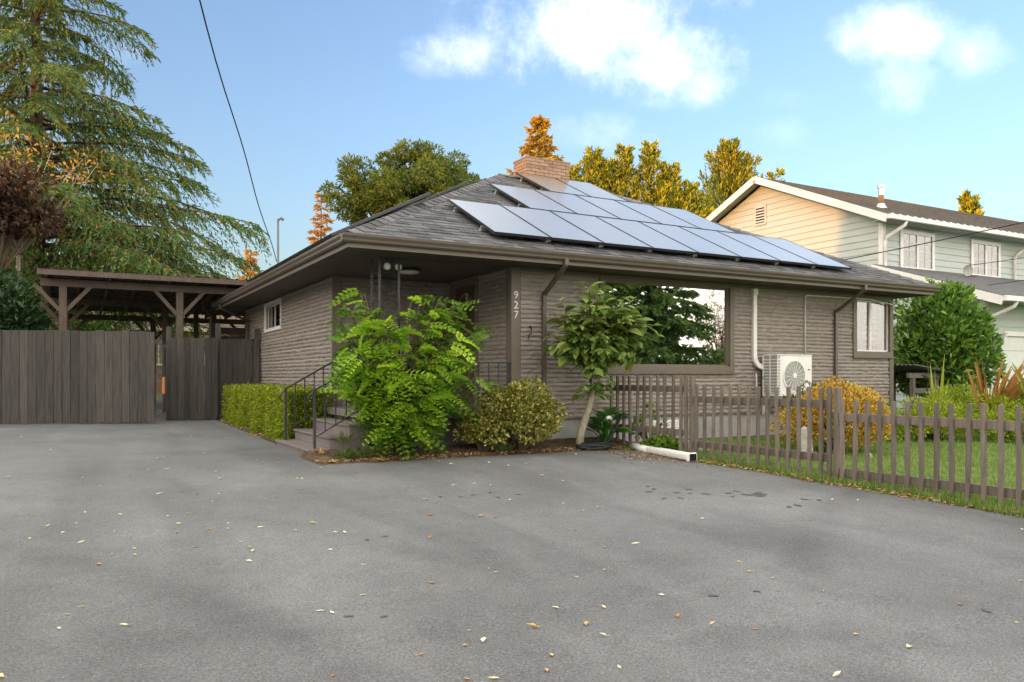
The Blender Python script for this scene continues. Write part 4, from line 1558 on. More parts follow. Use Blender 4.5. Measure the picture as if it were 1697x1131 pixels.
    part_box('soffit', M['soffit_pale'], t, xl + .02, Y0 - ov + .03, ZE - dz + .035, X1, Y0 - .001, ZE - dz + .06)
    part_box('gutter', M['white_paint'], t, xl - .02, Y0 - ov - .11, ZE - dz + .04, X1, Y0 - ov - .002, ZE - dz + .16, .01)
    # row of pale gutter-guard clips
    gc = MB()
    k = 0
    x = xl + .2
    while x < X1:
        gc.add([(x, Y0 - ov - .05, ZE - dz + .165), (x + .12, Y0 - ov - .05, ZE - dz + .165), (x + .10, Y0 - ov + .06, ZE - dz + .235), (x + .02, Y0 - ov + .06, ZE - dz + .235)], [(0, 1, 2, 3)])
        x += .32
    tag(gc.build('gutter_guard', M['white_plastic'], t), kind='stuff')
    for (x, zb) in ((X0 + .0, 2.9), (25.2, 2.75)):
        m = MB()
        m.tube([(x + .28, Y0 - ov - .05, ZE - dz + .04), (x + .26, Y0 - ov - .04, ZE - dz - .06), (x + .05, Y0 - .09, ZE - dz - .34), (x + .02, Y0 - .07, ZE - dz - .45), (x + .02, Y0 - .07, zb), (x + .06, Y0 - .2, zb - .05)], .05, 8)
        m.build('downspout', M['white_paint'], t, smooth=True)
    # roof vent pipe with cap and flashing
    px, py = 20.2, 14.55
    pz = ZE + (py - Y0) * (ZA - ZE) / (YA - Y0) + .15
    vp = MB().tube([(px, py, pz), (px, py, pz + .36)], .075, 12).build('vent_pipe', M['rust'], t, smooth=True)
    MB().lathe([(.17, pz - .03), (.09, pz + .12), (.085, pz + .13)], (px, py, 0), 14).build('flashing', M['aluminium'], vp)
    MB().lathe([(.078, pz + .36), (.078, pz + .56), (.10, pz + .57), (.10, pz + .66), (.06, pz + .68)], (px, py, 0), 14).build('pipe_cap', M['aluminium'], vp)
    # garage wing in front, shed roof
    GX, GY = 18.9, 10.86
    za, zb = 2.95, 1.80
    gy0 = GY - .62
    rw = MB().add([(GX - .35, gy0, zb), (27, gy0, zb), (27, Y0 - .02, za), (GX - .35, Y0 - .02, za), (GX - .35, gy0, zb + .06), (27, gy0, zb + .06), (27, Y0 - .02, za + .06), (GX - .35, Y0 - .02, za + .06)],
                  [(0, 3, 2, 1), (4, 5, 6, 7), (0, 1, 5, 4), (1, 2, 6, 5), (2, 3, 7, 6), (3, 0, 4, 7)]).build('roof', M['neighbour_shingle_grey'], t)
    for k in range(20):
        y = gy0 + (Y0 - gy0) * k / 20
        z = zb + .06 + (za - zb) * k / 20
        mesh_obj('shingle_course', [(GX - .35, y, z), (27, y, z), (GX - .35, y, z + .014), (27, y, z + .014), (GX - .35, y + .15, z + .058), (27, y + .15, z + .058)], [(0, 1, 3, 2), (2, 3, 5, 4)], M['neighbour_shingle_grey'], rw)
    MB().beam((GX - .365, gy0, zb - .05), (GX - .365, Y0, za - .05), .03, .20).build('rake_board', M['white_paint'], t)
    part_box('gutter', M['white_paint'], t, GX - .38, gy0 - .11, zb - .06, 27, gy0 - .002, zb + .06, .01)
    part_box('soffit', M['soffit_pale'], t, GX - .33, gy0 + .01, zb - .03, 27, GY - .001, zb - .002)
    sw = MB().prism([(GX + .02, GY, g - .1), (GX + .02, Y0, g - .1), (GX + .02, Y0, za - .02), (GX + .02, GY, zb + .18)], (.1, 0, 0)).build('wall', M['siding'], t)
    fw = MB().box(GX + .12, GY + .015, g - .1, GX + .55, GY + .12, zb).build('wall', M['siding'], t)
    MB().box(GX + .55, GY + .015, 1.02, 26.5, GY + .12, zb).build('wall', M['siding'], t)
    z = g
    while z < zb + .1:
        v = [(GX - .012, GY, z), (GX - .012, Y0, z), (GX + .008, Y0, z + e), (GX + .008, GY, z + e)]
        mesh_obj('clapboard', v, [(0, 3, 2, 1)], M['siding'], sw)
        x2 = GX + .55 if z < 1.02 else 26.5
        v = [(GX, GY - .005, z), (x2, GY - .005, z), (x2, GY + .012, z + e), (GX, GY + .012, z + e)]
        if z + e < zb:
            mesh_obj('clapboard', v, [(0, 1, 2, 3)], M['siding'], fw)
        z += e
    part_box('corner_board', M['white_paint'], t, GX - .03, GY - .03, g, GX + .10, GY - .006, zb)
    gd = part_box('garage_door', M['garage_door'], t, GX + .66, GY + .05, g, 23.6, GY + .09, 1.0)
    for k in range(5):
        part_box('door_section', M['garage_door'], gd, GX + .67, GY + .035, g + .02 + k * .405, 23.59, GY + .05, g + .41 + k * .405, .008)
    fr = MB()
    fr.box(GX + .55, GY - .02, g, GX + .66, GY + .014, 1.0)
    fr.beam((GX + .58, GY - .003, .78), (GX + .86, GY - .003, 1.06), .034, .11, (0, 1, 0))
    fr.box(GX + .80, GY - .022, 1.0, 23.7, GY + .013, 1.11)
    fr.build('door_frame', M['white_paint'], t)
    m = MB().tube([(GX + .1, gy0 - .05, zb - .04), (GX + .06, gy0 - .02, zb - .16), (GX - .05, GY - .12, zb - .42), (GX - .08, GY + .1, zb - .5), (GX - .08, GY + .1, g)], .05, 8)
    m.build('downspout', M['white_paint'], t, smooth=True)
    ln = MB().box(GX + .27, GY - .03, .74, GX + .37, GY - .006, .98).build('wall_lantern', M['iron'], t)
    MB().lathe([(.03, .70), (.075, .76), (.085, .94), (.02, 1.04)], (GX + .32, GY - .12, 0), 8).build('lantern_cage', M['iron'], ln)
    # dish on the low roof
    dsh = thing('satellite_dish', 'grey satellite dish on a post on the low garage roof next door', 'satellite dish', (21.6, 12.9, 2.75))
    MB().tube([(21.6, 12.9, 2.6), (21.6, 12.9, 2.82), (21.62, 12.8, 2.88)], .03, 8).build('post', M['white_plastic'], dsh)
    dm = MB()
    rings = [(.15, 0), (.11, .03), (.06, .045), (.0, .05)]
    vv, ff = [], []
    for (rr, h) in rings[:-1]:
        for k in range(20):
            a = 2 * math.pi * k / 20
            vv.append((21.5 + rr * math.cos(a) * .8 - .1, 12.75 + h - rr * .5 * math.cos(a), 2.92 + rr * math.sin(a)))
    vv.append((21.4, 12.81, 2.92))
    for i in range(2):
        for k in range(20):
            ff.append((i * 20 + k, i * 20 + (k + 1) % 20, (i + 1) * 20 + (k + 1) % 20, (i + 1) * 20 + k))
    for k in range(20):
        ff.append((40 + k, 40 + (k + 1) % 20, 60))
    mesh_obj('reflector', vv, ff, M['ac_grey'], dsh, smooth=True)
    MB().tube([(21.4, 12.81, 2.76), (21.35, 12.45, 2.74)], .012, 6).build('feed_arm', M['black_plastic'], dsh)


# ------------------------------------------------------------------ overhead wires
def wire(name, label, a, b, sag, r=.011, wob=0.0):
    a, b = Vector(a), Vector(b)
    pts = []
    for k in range(41):
        s = k / 40
        p = a.lerp(b, s)
        p.z -= sag * 4 * s * (1 - s)
        p.x += wob * math.sin(s * 37)
        pts.append(p)
    return tag(MB().tube(pts, r, 6).build(name, M['wire'], None, smooth=True), label, 'cable')


def build_wires():
    wire('service_cable', 'black service cable rising from the left roof edge to the top of the picture', (3.22, 14.7, 2.12), (-3.4, -6.6, 6.6), .35, .0075, .012)
    wire('overhead_cable', 'thick black cable crossing in front of the upper window next door', (14.3, 17.6, 2.35), (18.6, 3.5, 3.95), .18, .012)
    wire('overhead_cable', 'thin wire leaving the satellite dish towards the right edge', (21.7, 12.9, 3.1), (23.5, 4.0, 3.9), .12, .009)
    wire('overhead_cable', 'lowest thin wire above the garage roof next door', (20.4, 11.7, 2.35), (23.5, 3.5, 3.45), .12, .009)
    # roof-edge cable clip on the drive side
    p = thing('utility_pole', 'wooden utility pole standing behind the camera at the end of the drive', 'pole', (-3.4, -6.8, gz(-7)))
    MB().tube([(-3.4, -6.8, gz(-7)), (-3.4, -6.8, 7.4)], [.15, .11], 10).build('pole_shaft', M['bark'], p)
    MB().beam((-4.4, -6.8, 6.8), (-2.4, -6.8, 6.8), .1, .12).build('crossarm', M['bark'], p)


# ------------------------------------------------------------------ small things by the wall
def build_small():
    # black garden hose in loose coils
    pts = []
    r = random.Random(2)
    cx, cy = 6.42, 9.12
    for k in range(150):
        a = k * .21
        rr = .30 - .0007 * k + .02 * math.sin(k * .37)
        pts.append((cx + rr * 1.15 * math.cos(a), cy + rr * .55 * math.sin(a), gz(9) + .05 + .00035 * k + .012 * math.sin(k * .53)))
    end = pts[-1]
    for k in range(1, 16):
        s = k / 15
        pts.append((end[0] + .20 * math.sin(s * 3.0), end[1] - .05 * s, end[2] + .42 * math.sin(s * 2.2)))
    h = thing('garden_hose', 'black garden hose coiled on the ground beside the small tree trunk', 'hose', (cx, cy, gz(9)))
    MB().tube(pts, .014, 7).build('hose', M['rubber'], h, smooth=True)
    e = Vector(pts[-1])
    MB().tube([e, e + Vector((-.05, -.01, .03)), e + Vector((-.10, -.02, .02))], [.02, .03, .022], 8).build('spray_nozzle', M['white_plastic'], h, smooth=True)
    # white downspout pipe lying on the ground
    p = thing('drain_pipe', 'white plastic downspout pipe lying on the ground at the driveway edge', 'pipe', (6.8, 8.3, gz(8)))
    z = gz(8) + .07
    MB().tube([(6.98, 8.98, z), (6.90, 8.72, z), (6.86, 8.50, z - .01)], [.052, .056, .055], 12).build('pipe_elbow', M['pvc_white'], p, smooth=True)
    MB().beam((6.87, 8.50, z), (6.74, 7.52, z - .01), .13, .095).build('pipe_length', M['pvc_white'], p, bevel=.03)
    MB().beam((6.735, 7.512, z - .01), (6.730, 7.47, z - .01), .15, .115).build('pipe_socket', M['pvc_white'], p, bevel=.02)
    part_box('pipe_mouth', M['interior_dark'], p, 6.68, 7.462, z - .055, 6.785, 7.468, z + .035)
    # pale standing stone
    def rock(name, label, c, w, d, hh, seed):
        rr = random.Random(seed)
        v, f = [], []
        n, m = 12, 7
        for j in range(m):
            t_ = j / (m - 1)
            k = (1 - .55 * t_ ** 2.2)
            for i in range(n):
                a = 2 * math.pi * i / n
                q = 1 + rr.uniform(-.12, .12)
                v.append((c[0] + w * k * math.cos(a) * q, c[1] + d * k * math.sin(a) * q, c[2] + hh * t_ - .03 + rr.uniform(-.015, .015)))
        v.append((c[0] - w * .15, c[1], c[2] + hh * 1.04))
        for j in range(m - 1):
            for i in range(n):
                f.append((j * n + i, j * n + (i + 1) % n, (j + 1) * n + (i + 1) % n, (j + 1) * n + i))
        for i in range(n):
            f.append(((m - 1) * n + i, (m - 1) * n + (i + 1) % n, n * m))
        o = mesh_obj(name, v, f, M['stone'], smooth=False)
        return tag(o, label, 'stone')
    rock('standing_stone', 'pale rough upright stone behind the pickets by the golden bush', (8.62, 7.36, gz(7.4)), .125, .10, .40, 4)
    rock('stone', 'small white stone at the foot of the golden bush', (9.40, 6.95, gz(7)), .05, .05, .07, 5)
    rock('stone', 'small whitish stone near the foundation behind the fence post', (8.0, 8.55, gz(8.5)), .07, .06, .12, 6)
    b = part_box('concrete_block', M['concrete'], None, 7.35, 8.25, gz(8.2) - .02, 7.62, 8.42, gz(8.2) + .17, .01)
    tag(b, 'pale concrete block behind the first picket section', 'block')
    # little open shelter with a corrugated roof beyond the house corner
    t = thing('log_shelter', 'small grey wooden shelter with corrugated roof beyond the house corner', 'shelter', (14.9, 10.2, gz(10)))
    for (x, y) in ((14.50, 9.75), (15.25, 9.75), (14.50, 10.7), (15.25, 10.7)):
        part_box('post', M['grey_wood'], t, x - .04, y - .04, gz(10) - .05, x + .04, y + .04, -.02, .004)
    for y in (9.75, 10.7):
        part_box('beam', M['grey_wood'], t, 14.35, y - .03, -.02, 15.4, y + .03, .08)
    v, f = [], []
    n = 60
    for i in range(n + 1):
        y = 9.55 + 1.4 * i / n
        for x, zz in ((14.25, .24), (15.60, .075)):
            v.append((x, y, zz + .015 * math.sin(i * math.pi / 2)))
    for i in range(n):
        f.append((2 * i, 2 * i + 1, 2 * i + 3, 2 * i + 2))
    mesh_obj('roof_sheet', v, f, M['corrugated'], t).modifiers.new('thick', 'SOLIDIFY').thickness = .006
    for k in range(4):
        part_box('slat', M['grey_wood'], t, 14.46, 9.70, gz(10) + .1 + k * .2, 15.3, 9.72, gz(10) + .2 + k * .2)
    for (x, y, z, lb) in ((14.62, 9.50, -.06, 'small black solar light on a stake against the shelter post'), (15.62, 9.62, .02, 'small black solar light at the eave of the grey shelter')):
        s = thing('solar_light', lb, 'light', (x, y, z))
        MB().add([(x - .11, y - .06, z + .02), (x + .11, y - .06, z - .04), (x + .11, y + .06, z + .05), (x - .11, y + .06, z + .11)], [(0, 1, 2, 3)]).build('solar_cell', M['panel_frame'], s).modifiers.new('thick', 'SOLIDIFY').thickness = .02
        MB().tube([(x, y + .02, z), (x, y + .05, gz(9.5) if x < 15 else z - .12)], .016, 6).build('stake', M['black_plastic'], s)


build_heat_pump()
build_picket_fence()
build_gate()
build_carport()
build_neighbour()
build_wires()
build_small()


# ------------------------------------------------------------------ vegetation
def np_mesh(name, V, F, mat, parent=None, smooth=False):
    me = bpy.data.meshes.new(name)
    V = np.asarray(V, dtype=np.float32)
    F = np.asarray(F, dtype=np.int32)
    k = F.shape[1]
    me.vertices.add(len(V))
    me.vertices.foreach_set('co', V.ravel())
    me.loops.add(F.size)
    me.loops.foreach_set('vertex_index', F.ravel())
    me.polygons.add(len(F))
    me.polygons.foreach_set('loop_start', np.arange(0, F.size, k, dtype=np.int32))
    me.polygons.foreach_set('loop_total', np.full(len(F), k, dtype=np.int32))
    me.update(calc_edges=True)
    me.materials.append(mat)
    o = bpy.data.objects.new(name, me)
    COL.objects.link(o)
    par(o, parent)
    return o


def norm(a):
    return a / np.maximum(np.linalg.norm(a, axis=1, keepdims=True), 1e-9)


def leaf_geo(P, A, L, W, fold=.15, side=None, bend=0.0, rng=nr):
    """leaf-shaped faces: base, two shoulders, tip; folded along the midrib"""
    n = len(P)
    A = norm(A)
    if side is None:
        side = norm(np.cross(A, rng.normal(size=(n, 3))))
    else:
        side = norm(side - (side * A).sum(1, keepdims=True) * A)
    nrm = np.cross(side, A)
    L = np.broadcast_to(np.asarray(L, float), (n,))[:, None]
    W = np.broadcast_to(np.asarray(W, float), (n,))[:, None]
    mid = P + A * L * .48 + nrm * (L * bend)
    s1 = mid + side * W * .5 + nrm * W * fold
    s2 = mid - side * W * .5 + nrm * W * fold
    tip = P + A * L
    V = np.stack([P, s1, tip, s2], 1).reshape(-1, 3)
    b = np.arange(n)[:, None] * 4
    F = np.concatenate([b + np.array([[0, 1, 2]]), b + np.array([[0, 2, 3]])], 1).reshape(-1, 3)
    return V, F


def leaves(name, parent, P, A, L, W, mat, fold=.15, side=None, bend=0.0, rng=nr, stuff=False):
    V, F = leaf_geo(np.asarray(P, float), np.asarray(A, float), L, W, fold, side, bend, rng)
    o = np_mesh(name, V, F, M[mat], parent)
    if stuff:
        tag(o, kind='stuff')
    return o


def sph(n, rng=nr):
    return norm(rng.normal(size=(n, 3)))


def clump_points(centres, radii, per, rng, shell=.55, flat=1.0):
    """points through the volume of many small clumps, more of them near each clump's skin"""
    P, O = [], []
    for c, r, k in zip(centres, radii, per):
        d = sph(int(k), rng)
        q = r * (shell + (1 - shell) * rng.random((int(k), 1)) ** .6)
        off = d * q
        off[:, 2] *= flat
        P.append(np.asarray(c) + off)
        O.append(d)
    return np.concatenate(P), np.concatenate(O)


def limb_tubes(root, tips, rad, rng, mb=None, curve=.15, n=6):
    mb = mb or MB()
    root = Vector(root)
    for tip in tips:
        tip = Vector(tip)
        mid = root.lerp(tip, .5) + Vector((rng.uniform(-1, 1), rng.uniform(-1, 1), rng.uniform(.1, 1))) * curve * (tip - root).length * .4
        pts = []
        for k in range(6):
            s = k / 5
            pts.append(root * (1 - s) ** 2 + mid * 2 * s * (1 - s) + tip * s * s)
        mb.tube(pts, [rad * (1 - .8 * k / 5) for k in range(6)], n)
    return mb


# ---- broadleaf tree made of many leaf clumps at the ends of real limbs
def broad_tree(name, label, base, zc, rx, ry, rz, mat, n_cl=60, per=260, leaf=(.16, .07), cat='tree', group=None, bark='bark', seed=1, trunk_r=.16, clr=(.35, .7), hang=-.15):
    rng = np.random.default_rng(seed)
    t = thing(name, label, cat, base, group)
    c0 = np.array([base[0], base[1], zc])
    d = sph(n_cl, rng)
    rad = rng.random((n_cl, 1)) ** .45
    C = c0 + d * rad * np.array([rx, ry, rz])
    rr = rng.uniform(*clr, n_cl)
    P, O = clump_points(C, rr, np.full(n_cl, per), rng, .35, .75)
    A = O + rng.normal(size=O.shape) * .6 + np.array([0, 0, hang])
    s = rng.uniform(.7, 1.3, len(P))
    leaves('crown', t, P, A, leaf[0] * s, leaf[1] * s, mat, .15, None, .05, rng)
    r2 = random.Random(seed)
    mb = MB()
    fork = (base[0] + r2.uniform(-.1, .1), base[1], base[2] + (zc - rz - base[2]) * .75)
    mb.tube([base, tuple((Vector(base) + Vector(fork)) / 2 + Vector((.08, .05, 0))), fork], [trunk_r, trunk_r * .85, trunk_r * .75], 8)
    limb_tubes(fork, [tuple(c) for c in C[::2]], trunk_r * .45, r2, mb, .25, 5)
    mb.build('trunk', M[bark], t, smooth=True)
    return t


# ---- conifer with whorled, drooping, feathery branches
def conifer(name, label, base, height, reach, n_br, mat, seed, group=None, droop=.35, rise=.15, leaf=(.30, .075), subs=13, per=9, t0=.08, trunk_r=.3,
            az_range=None, cat='tree', mat2=None, warm=0.0, hang=.35, taper=1.0, extra=(), vary=(.72, 1.12)):
    rng = np.random.default_rng(seed)
    r2 = random.Random(seed)
    t = thing(name, label, cat, base, group)
    b0 = np.array(base, float)
    mb = MB()
    H = height
    lean = Vector((r2.uniform(-.02, .02), r2.uniform(-.02, .02), 1))
    mb.tube([tuple(Vector(base) + lean * (H * k / 8)) for k in range(9)], [trunk_r * (1 - .93 * k / 8) for k in range(9)], 9)
    PP, AA, SS, LL = [], [], [], []
    for i in range(n_br + len(extra)):
        tt = t0 + (1 - t0) * ((i + r2.random()) / n_br) ** taper
        tt = min(tt, .985)
        L = reach(tt) * r2.uniform(*vary)
        az = i * 2.39996 + r2.uniform(-.4, .4)
        if i >= n_br:
            tt, az, L = extra[i - n_br]
        if az_range:
            az = r2.uniform(*az_range)
        d = np.array([math.cos(az), math.sin(az), 0.0])
        pr = np.array([-d[1], d[0], 0.0])
        o = b0 + np.array([lean.x * H * tt, lean.y * H * tt, H * tt])
        dr = droop * r2.uniform(.6, 1.3)
        ri = rise * r2.uniform(.5, 1.4)
        wig = r2.uniform(-.10, .10)

        def pos(s):
            s = np.asarray(s)[..., None]
            return o + d * (L * s) + pr * (L * wig * np.sin(s * 3.0)) + np.array([0, 0, 1.0]) * L * (ri * s - dr * s * s)
        ss = np.linspace(0, 1, 6)
        pts = pos(ss)
        mb.tube([tuple(p) for p in pts], [max(.008, trunk_r * .22 * (1 - tt * .6) * (1 - .85 * k / 5)) for k in range(6)], 4)
        ns = max(4, int(subs * L / reach(.3) + 3))
        s = np.repeat(np.linspace(.16, 1.0, ns), 2) + rng.uniform(-.03, .03, ns * 2)
        side = np.tile([1.0, -1.0], ns)
        root = pos(np.clip(s, 0, 1))
        bl = L * (.10 + .32 * (1 - s) ** .8) * rng.uniform(.6, 1.2, ns * 2)
        bd = d[None] * .75 + pr[None] * side[:, None] * rng.uniform(.5, 1.0, (ns * 2, 1)) + np.array([0, 0, -1.0]) * rng.uniform(.0, hang * 1.6, (ns * 2, 1))
        bd = norm(bd)
        for k in range(per):
            u = (k + rng.random(ns * 2)) / per
            p = root + bd * (bl * u)[:, None] + np.array([0, 0, -1.0]) * (bl * u * u * hang)[:, None]
            a = bd * .8 + rng.normal(size=bd.shape) * .38 + np.array([0, 0, -hang])
            PP.append(p)
            AA.append(a)
            LL.append(leaf[0] * rng.uniform(.6, 1.25, ns * 2) * (1.0 - .35 * u))
    P = np.concatenate(PP)
    A = np.concatenate(AA)
    Ls = np.concatenate(LL)
    W = Ls * (leaf[1] / leaf[0])
    if mat2:
        pick = rng.random(len(P)) < warm
        leaves('crown', t, P[~pick], A[~pick], Ls[~pick], W[~pick], mat, .2, None, .06, rng)
        leaves('crown', t, P[pick], A[pick], Ls[pick], W[pick], mat2, .2, None, .06, rng)
    else:
        leaves('crown', t, P, A, Ls, W, mat, .2, None, .06, rng)
    mb.build('trunk', M['bark'], t, smooth=True)
    return t


# ---- dense upright cypress: plumes of upswept sprays
def cypress(name, label, base, height, rad, mat, seed, group=None, plumes=46, per=230, leaf=(.24, .075), up=.9):
    rng = np.random.default_rng(seed)
    r2 = random.Random(seed)
    t = thing(name, label, 'tree', base, group)
    PP, AA, LL = [], [], []
    mb = MB()
    mb.tube([base, (base[0], base[1], base[2] + height * .97)], [.16, .02], 7)
    for i in range(plumes):
        f = (i + .5) / plumes
        h = height * (.10 + .88 * f)
        rr = rad * (1 - f) ** .92 * r2.uniform(.50, 1.2)
        az = i * 2.39996 + r2.uniform(-.3, .3)
        root = np.array([base[0], base[1], base[2] + h - rr * .5])
        d = np.array([math.cos(az), math.sin(az), up * r2.uniform(.6, 1.5)])
        d /= np.linalg.norm(d)
        L = rr / max(.25, math.hypot(d[0], d[1])) + .35
        mb.tube([tuple(root), tuple(root + d * L * .8)], [.03, .008], 4)
        k = int(per * (.35 + L / (rad * 1.4)))
        s = rng.random(k) ** .7
        spread = (.34 * L * (1 - s) + .06)[:, None]
        p = root + d * (L * s)[:, None] + rng.normal(size=(k, 3)) * spread * .55
        a = d + rng.normal(size=(k, 3)) * .45 + np.array([0, 0, .35])
        PP.append(p)
        AA.append(a)
        LL.append(leaf[0] * rng.uniform(.6, 1.3, k))
    P, A, Ls = np.concatenate(PP), np.concatenate(AA), np.concatenate(LL)
    leaves('crown', t, P, A, Ls, Ls * leaf[1] / leaf[0], mat, .2, None, .05, rng)
    mb.build('trunk', M['bark'], t, smooth=True)
    return t


# ---- rounded shrub
def shrub(name, label, c, r, mat, n, leaf, seed, cat='shrub', group=None, stems=True, lumps=26, upright=.35, shell=.5, bark='bark'):
    """c: base centre on the ground, r: (rx, ry, height)"""
    rng = np.random.default_rng(seed)
    r2 = random.Random(seed)
    t = thing(name, label, cat, c, group)
    d = sph(lumps, rng)
    d[:, 2] = np.abs(d[:, 2]) * 1.0
    k = rng.uniform(.45, .80, (lumps, 1))
    C = np.array([c[0], c[1], c[2] + r[2] * .30]) + d * k * np.array([r[0], r[1], r[2] * .68])
    rr = rng.uniform(.24, .42, lumps) * min(r[0], r[1], r[2])
    per = (n * rr ** 2 / (rr ** 2).sum()).astype(int) + 1
    P, O = clump_points(C, rr, per, rng, shell)
    P[:, 2] = np.maximum(P[:, 2], c[2] + .02)
    A = O + rng.normal(size=O.shape) * .5 + np.array([0, 0, upright])
    s = rng.uniform(.65, 1.3, len(P))
    leaves('foliage', t, P, A, leaf[0] * s, leaf[1] * s, mat, .18, None, .05, rng)
    if stems:
        mb = limb_tubes((c[0], c[1], c[2] - .03), [tuple(q) for q in C[:14]], .022, r2, None, .3, 5)
        mb.build('stems', M[bark], t, smooth=True)
    return t


def frond_mesh(pairs, length, width, droop, seed, mat):
    """pinnate leaf: a stalk with paired leaflets"""
    r = random.Random(seed)
    mb = MB()
    pts = []
    for k in range(7):
        s = k / 6
        pts.append(Vector((length * s, .02 * math.sin(s * 3 + seed), -droop * length * s * s)))
    mb.tube(pts, [.0035 * (1 - .7 * k / 6) for k in range(7)], 3)
    for i in range(pairs):
        s = .10 + .90 * i / (pairs - 1)
        p = Vector((length * s, .02 * math.sin(s * 3 + seed), -droop * length * s * s))
        w = width * math.sin(math.pi * min(1, .18 + .80 * s)) ** .6
        for sd in (-1, 1):
            dr = Vector((.45, sd * 1.0, -.18 + r.uniform(-.15, .12))).normalized()
            l = w * r.uniform(.85, 1.1)
            q = Vector((-dr.y, dr.x, 0)).normalized() * (length / pairs * .88)
            n = Vector((0, 0, .012))
            mb.add([p, p + dr * l * .45 + q * .8 + n, p + dr * l, p + dr * l * .5 - q * .7 + n], [(0, 1, 2), (0, 2, 3)])
    me = mb.mesh('frond')
    me.materials.append(M[mat])
    return me


def leaf_mesh(length, width, seed, mat):
    """large oval leaf with a midrib crease and a curled tip"""
    r = random.Random(seed)
    v, f = [], []
    n = 6
    for k in range(n + 1):
        s = k / n
        w = width * .5 * math.sin(math.pi * min(.98, max(.03, s ** .85))) ** .8
        z = -.25 * length * s * s + r.uniform(-.004, .004)
        v += [(length * s, -w, z + w * .35), (length * s, 0, z), (length * s, w, z + w * .35)]
    for k in range(n):
        for c in (0, 1):
            a = 3 * k + c
            f.append((a, a + 3, a + 4, a + 1))
    me = bpy.data.meshes.new('leaf')
    me.from_pydata(v, [], f)
    me.materials.append(M[mat])
    me.polygons.foreach_set('use_smooth', [True] * len(me.polygons))
    return me


def aim(d, roll):
    """rotation that lays local +X along d"""
    return (Vector(d).to_track_quat('X', 'Z').to_matrix() @ Matrix.Rotation(roll, 3, 'X')).to_euler()


def join_instances(name, items, mat, parent):
    """pieces past the first 300: real geometry joined into one part"""
    V, F, n = [], [], 0
    for (me, loc, rot, sc) in items:
        a = np.array([v.co[:] for v in me.vertices])
        Rm = np.array(rot.to_matrix())
        V.append((a * sc) @ Rm.T + np.array(loc))
        for p in me.polygons:
            q = list(p.vertices)
            for k in range(1, len(q) - 1):
                F.append((q[0] + n, q[k] + n, q[k + 1] + n))
        n += len(a)
    o = np_mesh(name, np.concatenate(V), np.array(F), mat, parent)
    return tag(o, kind='stuff')


def place_pieces(name, parent, items, rest_mat, view=Vector((0, 0, 0))):
    items.sort(key=lambda q: (Vector(q[1]) - view).length)
    for (me, loc, rot, sc) in items[:300]:
        o = inst(name, me, loc, parent=parent, rot=rot, scale=(sc, sc, sc))
    if len(items) > 300:
        join_instances(name + '_mass', items[300:], rest_mat, parent)


